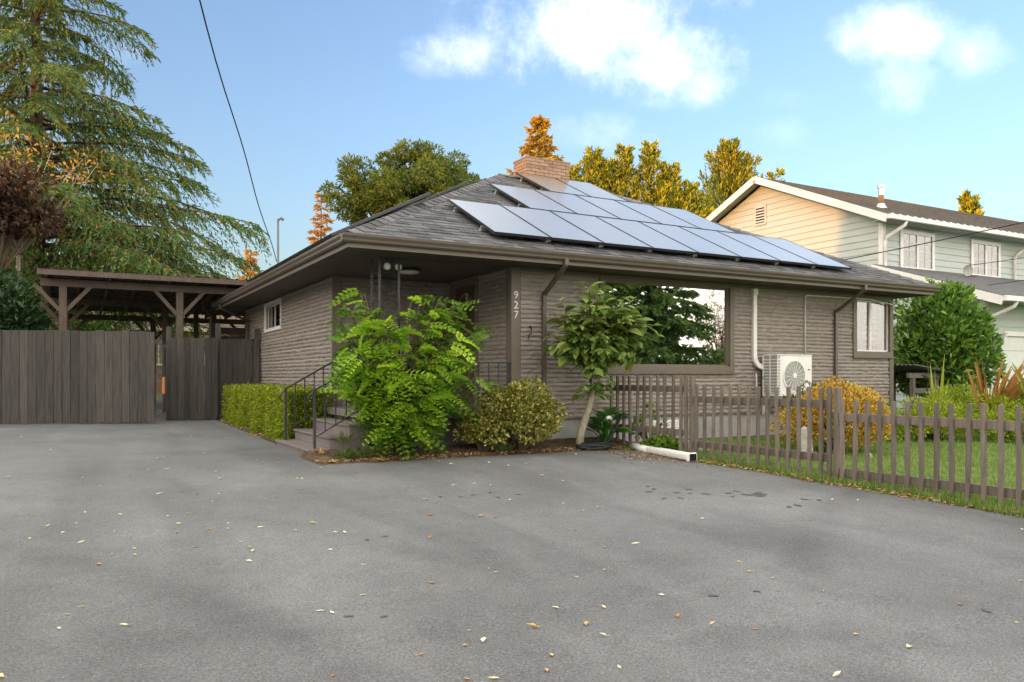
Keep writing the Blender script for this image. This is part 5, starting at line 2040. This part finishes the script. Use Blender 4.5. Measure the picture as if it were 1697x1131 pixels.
# ---- bright fern-leaved shrub in front of the porch
def build_fern_bush():
    base = (3.52, 9.42, gz(9.4) + .05)
    t = thing('fern_leaved_shrub', 'bright green shrub with long feathery compound leaves in front of the porch steps', 'shrub', base)
    r = random.Random(21)
    fm = [frond_mesh(p, l, w, d, i, 'leaf_bright') for i, (p, l, w, d) in enumerate(((6, .30, .088, .35), (7, .35, .095, .5), (6, .26, .082, .2), (8, .38, .098, .65)))]
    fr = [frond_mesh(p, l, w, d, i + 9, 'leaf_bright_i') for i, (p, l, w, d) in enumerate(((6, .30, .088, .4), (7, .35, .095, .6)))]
    items, rest = [], []
    mb = MB()
    tips = []
    for i in range(92):
        az = i * 2.39996
        lvl = r.random()
        hgt = .30 + 1.72 * lvl
        out = (.22 + .72 * math.sin(math.pi * min(1, .06 + lvl * .80))) * r.uniform(.50, 1.08)
        tx = base[0] + out * 1.05 * math.cos(az) + .10
        ty = base[1] + out * .62 * math.sin(az) - .10
        if hgt < .75 and tx < base[0] - .12:
            tx = base[0] - .12 + (tx - base[0]) * .15
        if ty > 9.66 and hgt < .95:
            ty = 9.66
        tips.append((tx, ty, base[2] + hgt))
    tips += [(3.02, 9.25, 1.04), (4.45, 9.32, .95), (4.62, 9.30, .68), (4.72, 9.25, -.12), (4.55, 9.2, -.02), (2.80, 9.2, .42), (3.85, 9.3, 1.02)]
    for tip in tips:
        tip = Vector(tip)
        b = Vector(base) + Vector((r.uniform(-.07, .07), r.uniform(-.07, .05), 0))
        mid = b.lerp(tip, .55) + Vector((-.12 * (tip.x - b.x), 0, .18))
        pts = [b * (1 - s) ** 2 + mid * 2 * s * (1 - s) + tip * s * s for s in [q / 7 for q in range(8)]]
        mb.tube(pts, [.016 * (1 - .8 * k / 7) + .003 for k in range(8)], 5)
        for k in range(9):
            s = .42 + .58 * k / 8
            p = b * (1 - s) ** 2 + mid * 2 * s * (1 - s) + tip * s * s
            out = Vector((tip.x - base[0], tip.y - base[1], 0))
            if out.length < .05:
                out = Vector((1, 0, 0))
            a = math.atan2(out.y, out.x) + r.uniform(-1.5, 1.5) * (1.15 - .3 * s)
            d = Vector((math.cos(a), math.sin(a), r.uniform(-.55, .75)))
            q = (r.choice(fm), tuple(p), aim(d, r.uniform(-.9, .9)), r.uniform(.70, 1.15))
            items.append(q)
    items2 = []
    for q in items:
        items2.append(q)
    items2.sort(key=lambda q: Vector(q[1]).length)
    for (me, loc, rot, sc) in items2[:300]:
        inst('frond', me, loc, parent=t, rot=rot, scale=(sc, sc, sc))
    back = [(fr[i % 2], loc, rot, sc) for i, (me, loc, rot, sc) in enumerate(items2[300:])]  # inner fronds get the darker copy, with shade in its colour
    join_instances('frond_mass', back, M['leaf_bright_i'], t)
    mb.tube([Vector(base) + Vector((.05, -.02, -.05)), Vector(base) + Vector((.02, 0, .18)), Vector(base) + Vector((.10, .02, .45))], [.055, .048, .03], 8)
    mb.tube([Vector(base) + Vector((-.02, -.02, -.05)), Vector(base) + Vector((-.10, 0, .25))], [.04, .025], 8)
    mb.build('stems', M['bark'], t, smooth=True)


# ---- small tree with large oval leaves
def build_small_tree():
    base = (6.18, 9.20, gz(9.2) + .05)
    t = thing('ornamental_tree', 'small tree with pale bent trunk and large oval leaves in front of the brick wall', 'tree', base)
    r = random.Random(33)
    mb = MB()
    tr = [(6.18, 9.20, gz(9.2) - .05), (6.22, 9.20, -.78), (6.32, 9.18, -.52), (6.38, 9.17, -.25), (6.36, 9.16, .05), (6.38, 9.16, .28)]
    mb.tube(tr, [.062, .056, .050, .046, .042, .036], 10)
    trunk = mb.build('trunk', M['bark_pale'], t, smooth=True)
    lm = [leaf_mesh(l, w, i, 'leaf_tree') for i, (l, w) in enumerate(((.16, .095), (.19, .11), (.14, .085), (.21, .12)))]
    fork = Vector(tr[-1])
    items = []
    br = MB()
    c = Vector((6.52, 9.02, .66))
    for i in range(150):
        d = Vector((r.gauss(0, 1), r.gauss(0, 1), r.gauss(0, 1))).normalized()
        k = r.uniform(.35, 1.08)
        tip = c + Vector((d.x * .84 * k, d.y * .52 * k, d.z * .64 * k))
        if tip.y > 9.72:
            tip.y = 9.72
        start = fork if i % 3 else Vector(tr[-2])
        mid = start.lerp(tip, .5) + Vector((0, 0, .08))
        pts = [start * (1 - s) ** 2 + mid * 2 * s * (1 - s) + tip * s * s for s in [q / 5 for q in range(6)]]
        br.tube(pts, [.011 * (1 - .75 * q / 5) for q in range(6)], 4)
        for k2 in range(12):
            s = .38 + .62 * k2 / 11
            p = start * (1 - s) ** 2 + mid * 2 * s * (1 - s) + tip * s * s
            a = r.uniform(0, 6.28)
            dd = (d * .5 + Vector((math.cos(a), math.sin(a), r.uniform(-.5, .35)))).normalized()
            items.append((r.choice(lm), tuple(p), aim(dd, r.uniform(-.6, .6)), r.uniform(.65, 1.12)))
    for i in range(64):          # suckers low on the trunk
        p = Vector((6.40 + r.uniform(-.24, .24), 9.15 + r.uniform(-.15, .1), r.uniform(-.28, .22)))
        a = r.uniform(0, 6.28)
        items.append((r.choice(lm), tuple(p), aim((math.cos(a), math.sin(a), -.3), r.uniform(-.5, .5)), r.uniform(.6, .9)))
    for (tx, ty, tz) in ((6.05, 9.0, 1.30), (6.62, 8.95, 1.20), (6.75, 9.0, 1.12), (6.9, 9.0, 1.02)):
        br.tube([fork, ((tx + fork.x) / 2, (ty + fork.y) / 2, (tz + fork.z) / 2 + .05), (tx, ty, tz)], [.010, .007, .004], 4)
        for k in range(7):
            s = .6 + .4 * k / 6
            p = fork.lerp(Vector((tx, ty, tz)), s)
            a = r.uniform(0, 6.28)
            items.append((r.choice(lm), tuple(p), aim((math.cos(a), math.sin(a), .2), 0), r.uniform(.5, .75)))
    br.build('branches', M['bark'], t, smooth=True)
    place_pieces('leaf', t, items, M['leaf_tree_i'])


# ---- clipped hedge beside the steps
def build_hedge():
    t = thing('clipped_hedge', 'low clipped yellow-green hedge between the drive and the brick side wall', 'hedge', (3.1, 14.5, gz(14)))
    rng = np.random.default_rng(8)
    x0, x1, y0, y1, z1 = 2.70, 3.40, 11.72, 17.35, -.20
    core = MB()
    ny = 40
    v, f = [], []
    for j in range(ny + 1):
        y = y0 + .05 + (y1 - y0 - .1) * j / ny
        b = .05 * math.sin(j * .9) * math.sin(j * .37)
        for (x, z) in ((x0 + .07 - b, gz(y)), (x0 + .06 + b, -.6), (x0 + .09, z1 - .07), (x1 - .09, z1 - .07), (x1 - .06, gz(y))):
            v.append((x, y, z))
    for j in range(ny):
        for i in range(4):
            a = j * 5 + i
            f.append((a, a + 1, a + 6, a + 5))
    f.append((0, 1, 2, 3, 4))
    f.append(tuple(ny * 5 + k for k in (4, 3, 2, 1, 0)))
    mesh_obj('hedge_core', v, f, M['leaf_dark'], t)

    def bulge(y):
        return .07 * np.sin(y * 5.1) + .05 * np.sin(y * 8.3 + 1)
    P, A = [], []
    n = 17000       # drive side
    y = rng.uniform(y0, y1, n)
    z = rng.uniform(-1.0, z1, n)
    P.append(np.stack([x0 + .05 - bulge(y) * np.clip(-(z + .15), 0, .8) * 1.3 + rng.normal(0, .025, n), y, z], 1))
    A.append(np.stack([-np.ones(n), rng.normal(0, .6, n), rng.normal(.35, .6, n)], 1))
    n = 9000        # top
    y = rng.uniform(y0, y1, n)
    x = rng.uniform(x0, x1, n)
    P.append(np.stack([x, y, z1 - .04 + .02 * np.sin(y * 4) + .015 * np.sin(y * 9.7) + rng.normal(0, .026, n)], 1))
    A.append(np.stack([rng.normal(0, .5, n), rng.normal(0, .5, n), np.ones(n)], 1))
    n = 5000        # end by the steps
    x = rng.uniform(x0, x1, n)
    z = rng.uniform(-1.0, z1, n)
    P.append(np.stack([x, y0 + .04 + rng.normal(0, .025, n), z], 1))
    A.append(np.stack([rng.normal(0, .6, n), -np.ones(n), rng.normal(.35, .6, n)], 1))
    P, A = np.concatenate(P), np.concatenate(A)
    s = rng.uniform(.7, 1.3, len(P))
    leaves('foliage', t, P, A, .042 * s, .022 * s, 'leaf_hedge', .15, None, .0, rng)


def strap_leaves(name, parent, c, n, length, width, spread, mat, seed, lean=(0, 0), curl=.5, segs=6):
    """sword-shaped leaves rising from one crown"""
    r = random.Random(seed)
    V, F = [], []
    for i in range(n):
        az = r.uniform(0, 6.283)
        tilt = r.uniform(.05, spread)
        L = length * r.uniform(.6, 1.1)
        d = Vector((math.cos(az) * tilt + lean[0], math.sin(az) * tilt + lean[1], 1)).normalized()
        sd = d.cross(Vector((r.uniform(-1, 1), r.uniform(-1, 1), .2))).normalized()
        p = Vector(c) + Vector((math.cos(az), math.sin(az), 0)) * r.uniform(0, .10)
        b = len(V)
        out = Vector((d.x, d.y, 0))
        for k in range(segs + 1):
            s = k / segs
            q = p + d * (L * s) + out * (curl * L * s * s * .5) - Vector((0, 0, curl * L * .35 * s ** 3 * (1 + out.length)))
            w = width * .5 * (1 - s ** 2.2) * min(1, .55 + s * 2) + .001
            V += [q - sd * w, q + sd * w]
        for k in range(segs):
            a = b + 2 * k
            F.append((a, a + 1, a + 3, a + 2))
    return np_mesh(name, np.array([tuple(v) for v in V]), np.array(F), M[mat], parent)


def build_garden():
    # yellow-green variegated shrub left of the small tree
    shrub('variegated_shrub', 'bushy green and yellow variegated shrub beside the porch', (5.22, 9.22, gz(9.2)), (.78, .52, 1.12), 'leaf_euonymus', 15000, (.052, .030), 41, lumps=52, upright=.1)
    shrub('variegated_shrub', 'sparser green end of the variegated shrub reaching towards the porch slab', (4.72, 9.30, gz(9.2)), (.36, .33, .82), 'leaf_euonymus', 2600, (.048, .028), 42, lumps=22, upright=.1)
    # golden dome behind the fence
    shrub('golden_shrub', 'rounded golden and orange shrub behind the picket fence', (9.55, 7.62, gz(7.7)), (.88, .76, 1.02), 'leaf_golden', 24000, (.046, .024), 43, lumps=64, upright=.5, shell=.62)
    shrub('wispy_shrub', 'light green wispy shrub standing behind the golden bush', (10.45, 8.75, gz(8.7)), (.75, .3, 1.32), 'leaf_weed', 1900, (.07, .018), 44, lumps=20, upright=.8)
    # low greenery behind the near fence section
    for i, (x, y, rx, ry, h, lb) in enumerate(((11.6, 8.6, .7, .6, .62, 'low green mound shrub at the house corner behind the fence'),
                                               (12.6, 8.05, .85, .6, .78, 'low yellow-green mound shrub in the middle of the bed behind the lawn'),
                                               (13.7, 7.45, .9, .65, .78, 'low yellow-green mound shrub in front of the flax leaves'),
                                               (14.9, 6.6, .9, .7, .72, 'low yellow-green mound shrub at the right edge of the picture'),
                                               (14.6, 8.9, .9, .6, .98, 'taller soft green mound shrub at the foot of the laurel'))):
        shrub('mound_shrub', lb, (x, y, gz(y)), (rx, ry, h), 'leaf_low', 7000, (.055, .024), 50 + i, group='low mound shrubs behind the lawn', lumps=34, upright=.5)
    # laurel
    shrub('laurel', 'tall dense glossy green laurel beside the right corner of the house', (16.22, 10.25, gz(10)), (1.08, 1.1, 3.3), 'leaf_laurel', 19000, (.15, .062), 60, lumps=120, upright=.35, shell=.6)
    shrub('laurel', 'young light green laurel shoots rising at the top of the tall laurel', (16.25, 10.1, 1.25), (.42, .4, 1.0), 'leaf_laurel', 900, (.15, .055), 61, lumps=9, upright=1.2, stems=False)
    # flax
    t = thing('flax_plant', 'sword-leaved flax plant with green and bronze leaves at the right edge', 'plant', (14.5, 8.0, gz(8)))
    strap_leaves('leaf_fan', t, (14.35, 7.35, gz(8) + .15), 80, 1.45, .085, .55, 'leaf_flax_green', 3, (.02, -.05), .5)
    strap_leaves('leaf_fan', t, (13.75, 7.80, gz(8) + .15), 70, 1.40, .080, .42, 'leaf_flax_red', 4, (.14, -.12), .35)
    strap_leaves('leaf_fan', t, (12.95, 8.25, gz(8) + .1), 7, 1.35, .065, .16, 'leaf_flax_green', 5, (.03, -.02), .1)
    # broad-leaved clump by the hose
    t = thing('arum_plant', 'clump of broad dark green leaves beside the small tree trunk', 'plant', (6.72, 9.35, gz(9.3)))
    r = random.Random(12)
    am = [leaf_mesh(l, w, i + 40, 'leaf_arum') for i, (l, w) in enumerate(((.30, .13), (.36, .15), (.26, .11)))]
    st = MB()
    for i in range(34):
        a = r.uniform(0, 6.283)
        h = r.uniform(.12, .46)
        p = Vector((6.72 + .26 * math.cos(a) * r.random(), 9.32 + .20 * math.sin(a) * r.random(), gz(9.3) + .05 + h))
        st.tube([(6.72, 9.33, gz(9.3) + .03), tuple(Vector((6.72, 9.33, gz(9.3))).lerp(p, .6) + Vector((0, 0, .04))), tuple(p)], [.010, .008, .006], 4)
        inst('leaf', am[i % 3], tuple(p), parent=t, rot=aim((math.cos(a), math.sin(a), r.uniform(-.1, .9)), r.uniform(-.4, .4)), scale=[r.uniform(.8, 1.1)] * 3)
    st.build('stems', M['leaf_arum'], t)
    shrub('groundcover_plant', 'bright green trailing plant growing over the white drain pipe', (7.02, 8.35, gz(8.3)), (.26, .42, .22), 'leaf_bright_i', 900, (.06, .045), 70, cat='plant', stems=False, lumps=14)
    shrub('groundcover_plant', 'thin leafy twigs growing up inside the far picket section', (7.35, 9.1, gz(9)), (.2, .35, .75), 'leaf_bright_i', 140, (.10, .045), 71, cat='plant', lumps=10)
    # weeds at the foot of the steps
    t = thing('weed', 'spiky grey-green weed rosette beside the lowest step', 'plant', (3.0, 9.62, gz(9.6)))
    strap_leaves('rosette', t, (2.96, 9.60, gz(9.6) + .22), 30, .17, .014, 1.6, 'leaf_weed', 6, curl=.1, segs=3)
    MB().tube([(2.96, 9.60, gz(9.6)), (2.96, 9.60, gz(9.6) + .25)], .006, 5).build('stalk', M['leaf_weed'], t)
    shrub('weed', 'low tangle of grey-green weeds at the foot of the steps', (3.02, 9.33, gz(9.3)), (.40, .16, .15), 'leaf_weed', 1800, (.05, .010), 72, cat='plant', stems=False, lumps=20, upright=.9)
    shrub('weed', 'reddish dry weed at the outer corner of the lowest step', (2.62, 9.62, gz(9.6)), (.12, .08, .10), 'leaf_dry', 160, (.06, .03), 73, cat='plant', stems=False, lumps=6, upright=.6)
    shrub('weed', 'grassy weeds under the variegated shrub at the asphalt edge', (4.9, 9.15, gz(9.2)), (.22, .10, .16), 'leaf_weed', 500, (.08, .010), 74, cat='plant', stems=False, lumps=10, upright=1.4)


def build_grass():
    rng = np.random.default_rng(77)

    def blades(name, n, xr, yr, hr, wid, mat, mask=None):
        x = rng.uniform(*xr, n)
        y = rng.uniform(*yr, n)
        if mask is not None:
            k = mask(x, y)
            x, y = x[k], y[k]
        n = len(x)
        z = np.array([gz(v) for v in y]) + .002
        h = rng.uniform(*hr, n)
        a = rng.uniform(0, 6.283, n)
        ln = rng.uniform(.1, .7, n)
        P = np.stack([x, y, z], 1)
        T = P + np.stack([np.cos(a) * ln * h, np.sin(a) * ln * h, h], 1)
        S = np.stack([-np.sin(a), np.cos(a), np.zeros(n)], 1) * wid
        Mi = P + (T - P) * .55 + np.stack([np.zeros(n), np.zeros(n), h * .12], 1)
        V = np.stack([P - S, P + S, Mi + S * .75, T, Mi - S * .75], 1).reshape(-1, 3)
        b = np.arange(n)[:, None] * 5
        F = np.concatenate([b + np.array([[0, 1, 2]]), b + np.array([[0, 2, 4]]), b + np.array([[4, 2, 3]])], 1).reshape(-1, 3)
        o = np_mesh(name, V, F, M[mat])
        return tag(o, kind='stuff')
    o = blades('grass', 52000, (6.86, 15.5), (1.6, 9.6), (.025, .065), .0035, 'leaf_grass')
    tag(o, 'short green lawn grass behind the picket fence', 'grass')

    def strip(x, y):
        return (x > 6.86 + .06 * np.sin(y * 3.0)) & (x < 7.45)
    o = blades('grass', 30000, (6.80, 7.45), (1.6, 8.9), (.03, .095), .0038, 'leaf_grass', strip)
    tag(o, 'longer tufted grass along the foot of the picket fence', 'grass')


def flat_leaves(name, label, n, gen, size, mat, seed):
    rng = np.random.default_rng(seed)
    x, y = gen(rng, n)
    z = np.array([gz(v) for v in y]) + rng.uniform(.018, .05, len(x))
    P = np.stack([x, y, z], 1)
    a = rng.uniform(0, 6.283, len(x))
    A = np.stack([np.cos(a), np.sin(a), rng.normal(0, .25, len(x))], 1)
    side = np.stack([-np.sin(a), np.cos(a), rng.normal(0, .35, len(x))], 1)
    s = rng.uniform(.6, 1.3, len(x))
    V, F = leaf_geo(P, A, size[0] * s, size[1] * s, .25, side, .04, rng)
    o = np_mesh(name, V, F, M[mat])
    return tag(o, label, 'leaf litter', kind='stuff')


def build_litter():
    def bed(rng, n):
        x = rng.uniform(2.5, 6.9, n)
        y = 9.08 + np.abs(rng.normal(0, .13, n)) + np.where(x < 3.2, .05, 0)
        return x, np.minimum(y, 9.75)
    flat_leaves('leaf_litter', 'dry brown leaves gathered along the planting bed in front of the porch', 2300, bed, (.05, .024), 'leaf_dry', 1)

    def fence(rng, n):
        y = rng.uniform(1.8, 8.4, n)
        x = 6.84 + rng.normal(0, .035, n) + .03 * np.sin(y * 2.1)
        return x, y
    flat_leaves('leaf_litter', 'line of dry leaves along the asphalt edge below the fence', 750, fence, (.045, .022), 'leaf_dry', 2)

    def corner(rng, n):
        x = 6.55 + rng.normal(0, .22, n)
        y = 8.15 + rng.normal(0, .55, n)
        k = x < 6.84
        return x[k], np.minimum(y[k], 9.0)
    flat_leaves('leaf_litter', 'scattered dry leaves on the asphalt by the white drain pipe', 320, corner, (.04, .02), 'leaf_dry', 3)

    def hedge(rng, n):
        y = rng.uniform(11.0, 17.2, n)
        return 2.58 + np.abs(rng.normal(0, .06, n)), y
    flat_leaves('leaf_litter', 'few dry leaves along the foot of the clipped hedge', 200, hedge, (.045, .022), 'leaf_dry', 4)
    # single fallen leaves on the driveway
    r = random.Random(19)
    ms = []
    for i in range(5):
        l, w = r.uniform(.05, .07), r.uniform(.022, .034)
        v = [(-l / 2, 0, .004), (-l * .1, w / 2, .004 + r.uniform(.002, .014)), (l / 2, r.uniform(-.01, .01), .004 + r.uniform(0, .02)), (-l * .05, -w / 2, .004 + r.uniform(.002, .014)), (0, 0, .002), (-l * .75, r.uniform(-.01, .01), .008)]
        me = bpy.data.meshes.new('fallen_leaf')
        me.from_pydata(v, [], [(0, 4, 1), (1, 4, 2), (2, 4, 3), (3, 4, 0), (0, 1, 5)])
        me.materials.append(M['leaf_fallen'])
        ms.append(me)
    n = 0
    while n < 165:
        # denser towards the left, as they lie
        z = r.uniform(2.3, 13.0)
        if r.random() > (5.5 / (z + 2.0)) ** .6:
            continue
        u = r.uniform(-.66, .66) if r.random() < .55 else r.uniform(-.66, .15)
        x = z * (u * .8742 + .4856)
        y = z * (.8742 - .4856 * u)
        if x > 6.6 or y > 16 or (y > 8.9 and x > 2.4):
            continue
        o = inst('fallen_leaf', ms[n % 5], (x, y, gz(y) + .013), rot=(0, 0, r.uniform(0, 6.28)), scale=[r.uniform(.40, .95)] * 3)
        tag(o, 'small dry yellowish leaf lying on the asphalt driveway', 'leaf', 'fallen leaves on the driveway')
        n += 1
    # damp dark marks on the asphalt
    mb = MB()
    spots = [(4.80, 5.95, .10), (4.95, 6.05, .07), (5.02, 5.80, .08), (5.25, 5.88, .09), (5.10, 5.70, .06), (5.22, 5.62, .10), (5.45, 5.55, .08), (5.55, 5.42, .13), (5.66, 5.38, .16),
             (5.74, 5.45, .12), (5.60, 5.30, .09), (5.85, 5.0, .09), (5.95, 4.92, .08), (5.55, 4.82, .10), (5.42, 4.80, .08), (4.70, 5.60, .06), (4.85, 5.55, .07), (5.35, 5.40, .07),
             (5.0, 6.2, .06), (5.6, 5.6, .07), (4.05, 2.32, .06), (4.25, 2.20, .075), (2.98, 3.15, .06), (3.25, 3.10, .04), (3.35, 6.3, .05), (3.2, 6.5, .06), (3.05, 6.45, .05), (3.4, 6.55, .05), (3.6, 6.35, .05),
             (1.15, 3.7, .05), (1.3, 3.62, .04), (1.75, 5.2, .05), (1.9, 5.25, .045)]
    for (x, y, s) in spots:
        n = 14
        ring = []
        a0 = r.uniform(0, 3)
        for k in range(n):
            a = 2 * math.pi * k / n
            q = s * .42 * r.uniform(.75, 1.1) * (1 + .35 * math.cos(2 * (a - a0)))
            ring.append((x + q * math.cos(a), y + q * math.sin(a), gz(y) + .0155))
        mb.add(ring, [tuple(range(n))])
    tag(mb.build('oil_marks', M['stain']), 'small dark oil marks scattered over the grey asphalt', 'stain', kind='stuff')


def build_trees():
    # ---- left: big drooping cedar behind the carport, with other foliage in front of it
    def reach(t):
        return 6.6 * (1 - t) ** .62 * (1 if t > .22 else .55 + 2.0 * t) + .5
    conifer('cedar_tree', 'huge drooping dark green cedar towering at the left edge', (-1.2, 31.0, gz(31)), 16.5, reach, 150, 'leaf_conifer', 101, droop=.30, rise=.18, leaf=(.24, .056), subs=25, per=20, t0=.19, trunk_r=.42,
            mat2='leaf_conifer_sun_tint', warm=.34, hang=.5, taper=1.15, vary=(.45, 1.3),
            extra=[((h + .76) / 16.5, R(a), l) for (h, a, l) in ((6.3, -22, 7.4), (5.9, -38, 7.0), (5.2, -30, 7.6), (4.7, -12, 7.0), (4.4, -45, 6.6), (4.0, -28, 7.2), (3.4, -20, 6.2), (7.4, -30, 5.6), (8.3, -25, 5.2), (5.0, 10, 6.5), (3.8, -60, 6.0), (6.6, -55, 6.0), (4.2, -100, 5.5), (5.5, -120, 5.0), (3.2, -80, 5.0))])
    broad_tree('copper_tree', 'dark purple-leaved tree standing in front of the cedar at the left edge', (-1.75, 24.5, gz(24)), 4.6, 1.7, 1.3, .95, 'leaf_purple', 42, 170, (.16, .085), seed=102, trunk_r=.10, clr=(.3, .55), bark='bark')
    broad_tree('orange_twig_tree', 'thin-stemmed tree with orange autumn leaves rising in front of the cedar', (-1.5, 25.8, gz(25)), 6.0, 2.2, 1.2, 1.2, 'leaf_orange', 34, 16, (.14, .055), seed=103, trunk_r=.07, clr=(.2, .55), bark='bark_pale', hang=.1)
    shrub('dark_evergreen', 'dark glossy evergreen shrub behind the gate at the left edge', (-1.75, 22.0, gz(22)), (1.2, 1.0, 4.0), 'leaf_dark', 5200, (.17, .07), 104, lumps=60)
    shrub('green_shrub', 'bright green shrub showing over the gate under the carport', (.2, 27.2, gz(27)), (1.7, 1.0, 2.75), 'leaf_laurel', 4200, (.17, .07), 105, lumps=50)
    # ---- behind the house
    broad_tree('locust_tree', 'airy green round-headed tree rising behind the left roof hip', (11.45, 28.0, gz(28)), 6.55, 3.4, 2.7, 2.0, 'leaf_locust', 180, 320, (.17, .058), seed=110, trunk_r=.22, clr=(.25, .60), hang=-.1)

    def spire(r0):
        return lambda t: r0 * (1 - t) ** .85 + .12
    conifer('spruce_tree', 'tall orange sunlit spire behind the brick chimney', (23.0, 38.7, gz(38)), 15.6, lambda t: 6.4 * (1 - t) ** .92 + .10, 120, 'leaf_gold', 111, droop=.18, rise=.22, leaf=(.46, .17), subs=12, per=7, t0=.25, trunk_r=.22, hang=.2)
    rowg = 'sunlit cypresses behind the house'
    names = ('leftmost of the row, partly behind the chimney', 'second of the row with a forked top', 'third of the row', 'fourth of the row with a tall slim tip', 'fifth of the row, the tallest tip', 'sixth of the row', 'low one at the right end of the row')
    for i, (x, y, ht, rad) in enumerate(((19.9, 30.0, 10.4, 2.6), (20.7, 29.6, 11.2, 2.4), (21.3, 29.3, 10.7, 2.4), (22.0, 29.0, 11.4, 2.6), (23.0, 28.4, 11.5, 2.7), (23.8, 28.0, 10.6, 2.8), (24.7, 27.6, 9.7, 2.8))):
        cypress('cypress_tree', 'yellow-green sunlit cypress, ' + names[i], (x, y, gz(29)), ht, rad, 'leaf_cypress', 120 + i, rowg, 130, 210, (.20, .050))
    cypress('pine_tree', 'broad dark green and gold pine between the cypress row and the house next door', (29.1, 29.6, gz(29)), 12.8, 5.2, 'leaf_pine', 130, None, 190, 250, (.25, .065), up=1.1)
    cypress('pine_tree', 'small dark green conifer at the left foot of the gold pine', (26.9, 30.2, gz(29)), 9.3, 1.5, 'leaf_conifer', 131, None, 50, 170, (.30, .10), up=.9)
    cypress('cypress_tree', 'small golden treetop peeping over the gable next door', (35.0, 32.0, gz(32)), 12.6, 1.6, 'leaf_cypress', 132, None, 40, 130, (.32, .11))
    cypress('cypress_tree', 'rounded golden treetop over the ridge of the house next door', (44.7, 26.6, gz(26)), 11.2, 2.4, 'leaf_cypress', 133, None, 60, 200, (.36, .13), up=1.4)
    conifer('larch_tree', 'small orange larch left of the roof hip', (10.9, 39.7, gz(39)), 10.1, spire(1.6), 54, 'leaf_orange', 134, droop=.15, rise=.2, leaf=(.32, .10), subs=7, per=5, t0=.3, trunk_r=.15, hang=.15)
    conifer('larch_tree', 'distant orange treetop above the carport roof', (8.7, 46.6, gz(45)), 7.9, spire(2.0), 44, 'leaf_orange', 135, droop=.1, rise=.25, leaf=(.34, .11), subs=7, per=5, t0=.3, trunk_r=.15, hang=.15)
    # ---- across the street behind the camera: seen only mirrored in the picture window
    conifer('street_conifer', 'large dark conifer across the street, mirrored in the picture window', (30.2, -17.5, gz(-20)), 14.0, lambda t: 5.0 * (1 - t) ** .7 + .2, 90, 'leaf_conifer', 140, droop=.28, rise=.2, leaf=(.55, .20), subs=14, per=9, t0=.06, trunk_r=.35, hang=.35)
    conifer('street_conifer', 'second dark conifer across the street, mirrored at the left of the picture window', (25.5, -18.5, gz(-20)), 14.5, lambda t: 5.2 * (1 - t) ** .7 + .2, 80, 'leaf_conifer', 141, droop=.28, rise=.2, leaf=(.55, .20), subs=14, per=9, t0=.06, trunk_r=.35, hang=.35)
    broad_tree('bare_tree', 'thin autumn tree across the street, mirrored at the right of the picture window', (39.0, -20.5, gz(-20)), 3.6, 3.0, 2.0, 2.6, 'leaf_purple', 90, 50, (.16, .05), seed=142, trunk_r=.12, clr=(.4, .8), bark='bark')
    shrub('street_thicket', 'brown thicket across the street below the mirrored conifers', (35.0, -22.5, gz(-20)), (10.0, 2.0, 4.0), 'leaf_purple', 6000, (.25, .12), 143, lumps=70)
    # ---- hedge-shaped sun blocker, added out of view to shade the house and drive
    t = thing('sun_block_hedge', 'added hedge-shaped sun blocker far to the left, outside the picture', 'hedge', (-30, 2, gz(0)))
    rng = np.random.default_rng(150)
    v, f = [], []
    ys = np.linspace(-32, 50, 120)
    for i, y in enumerate(ys):
        top = (SUN_BLOCK_TALL if y < .2 else SUN_BLOCK_LOW) + .25 * math.sin(y * 1.7) + .2 * math.sin(y * 4.1)
        for (x, z) in ((-28.6, gz(y) - .2), (-28.9, top * .6), (-29.7, top), (-30.6, top - .1), (-31.4, gz(y) - .2)):
            v.append((x + .2 * math.sin(y * 2.3), y, z))
    for i in range(len(ys) - 1):
        for k in range(4):
            a = i * 5 + k
            f.append((a, a + 5, a + 6, a + 1))
    mesh_obj('hedge_core', v, f, M['leaf_dark'], t)
    n = 9000
    y = rng.uniform(-32, 50, n)
    top = np.where(y < .2, SUN_BLOCK_TALL, SUN_BLOCK_LOW)
    P = np.stack([-28.9 - 1.3 * rng.random(n), y, top * rng.random(n) ** .5 + rng.uniform(-.1, .35, n)], 1)
    leaves('foliage', t, P, sph(n, rng) + np.array([.5, 0, .5]), .30, .14, 'leaf_dark', .15, None, 0, rng)


SUN_BLOCK_LOW, SUN_BLOCK_TALL = 6.5, 10.5
build_fern_bush()
build_small_tree()
build_hedge()
build_garden()
build_grass()
build_litter()
build_trees()
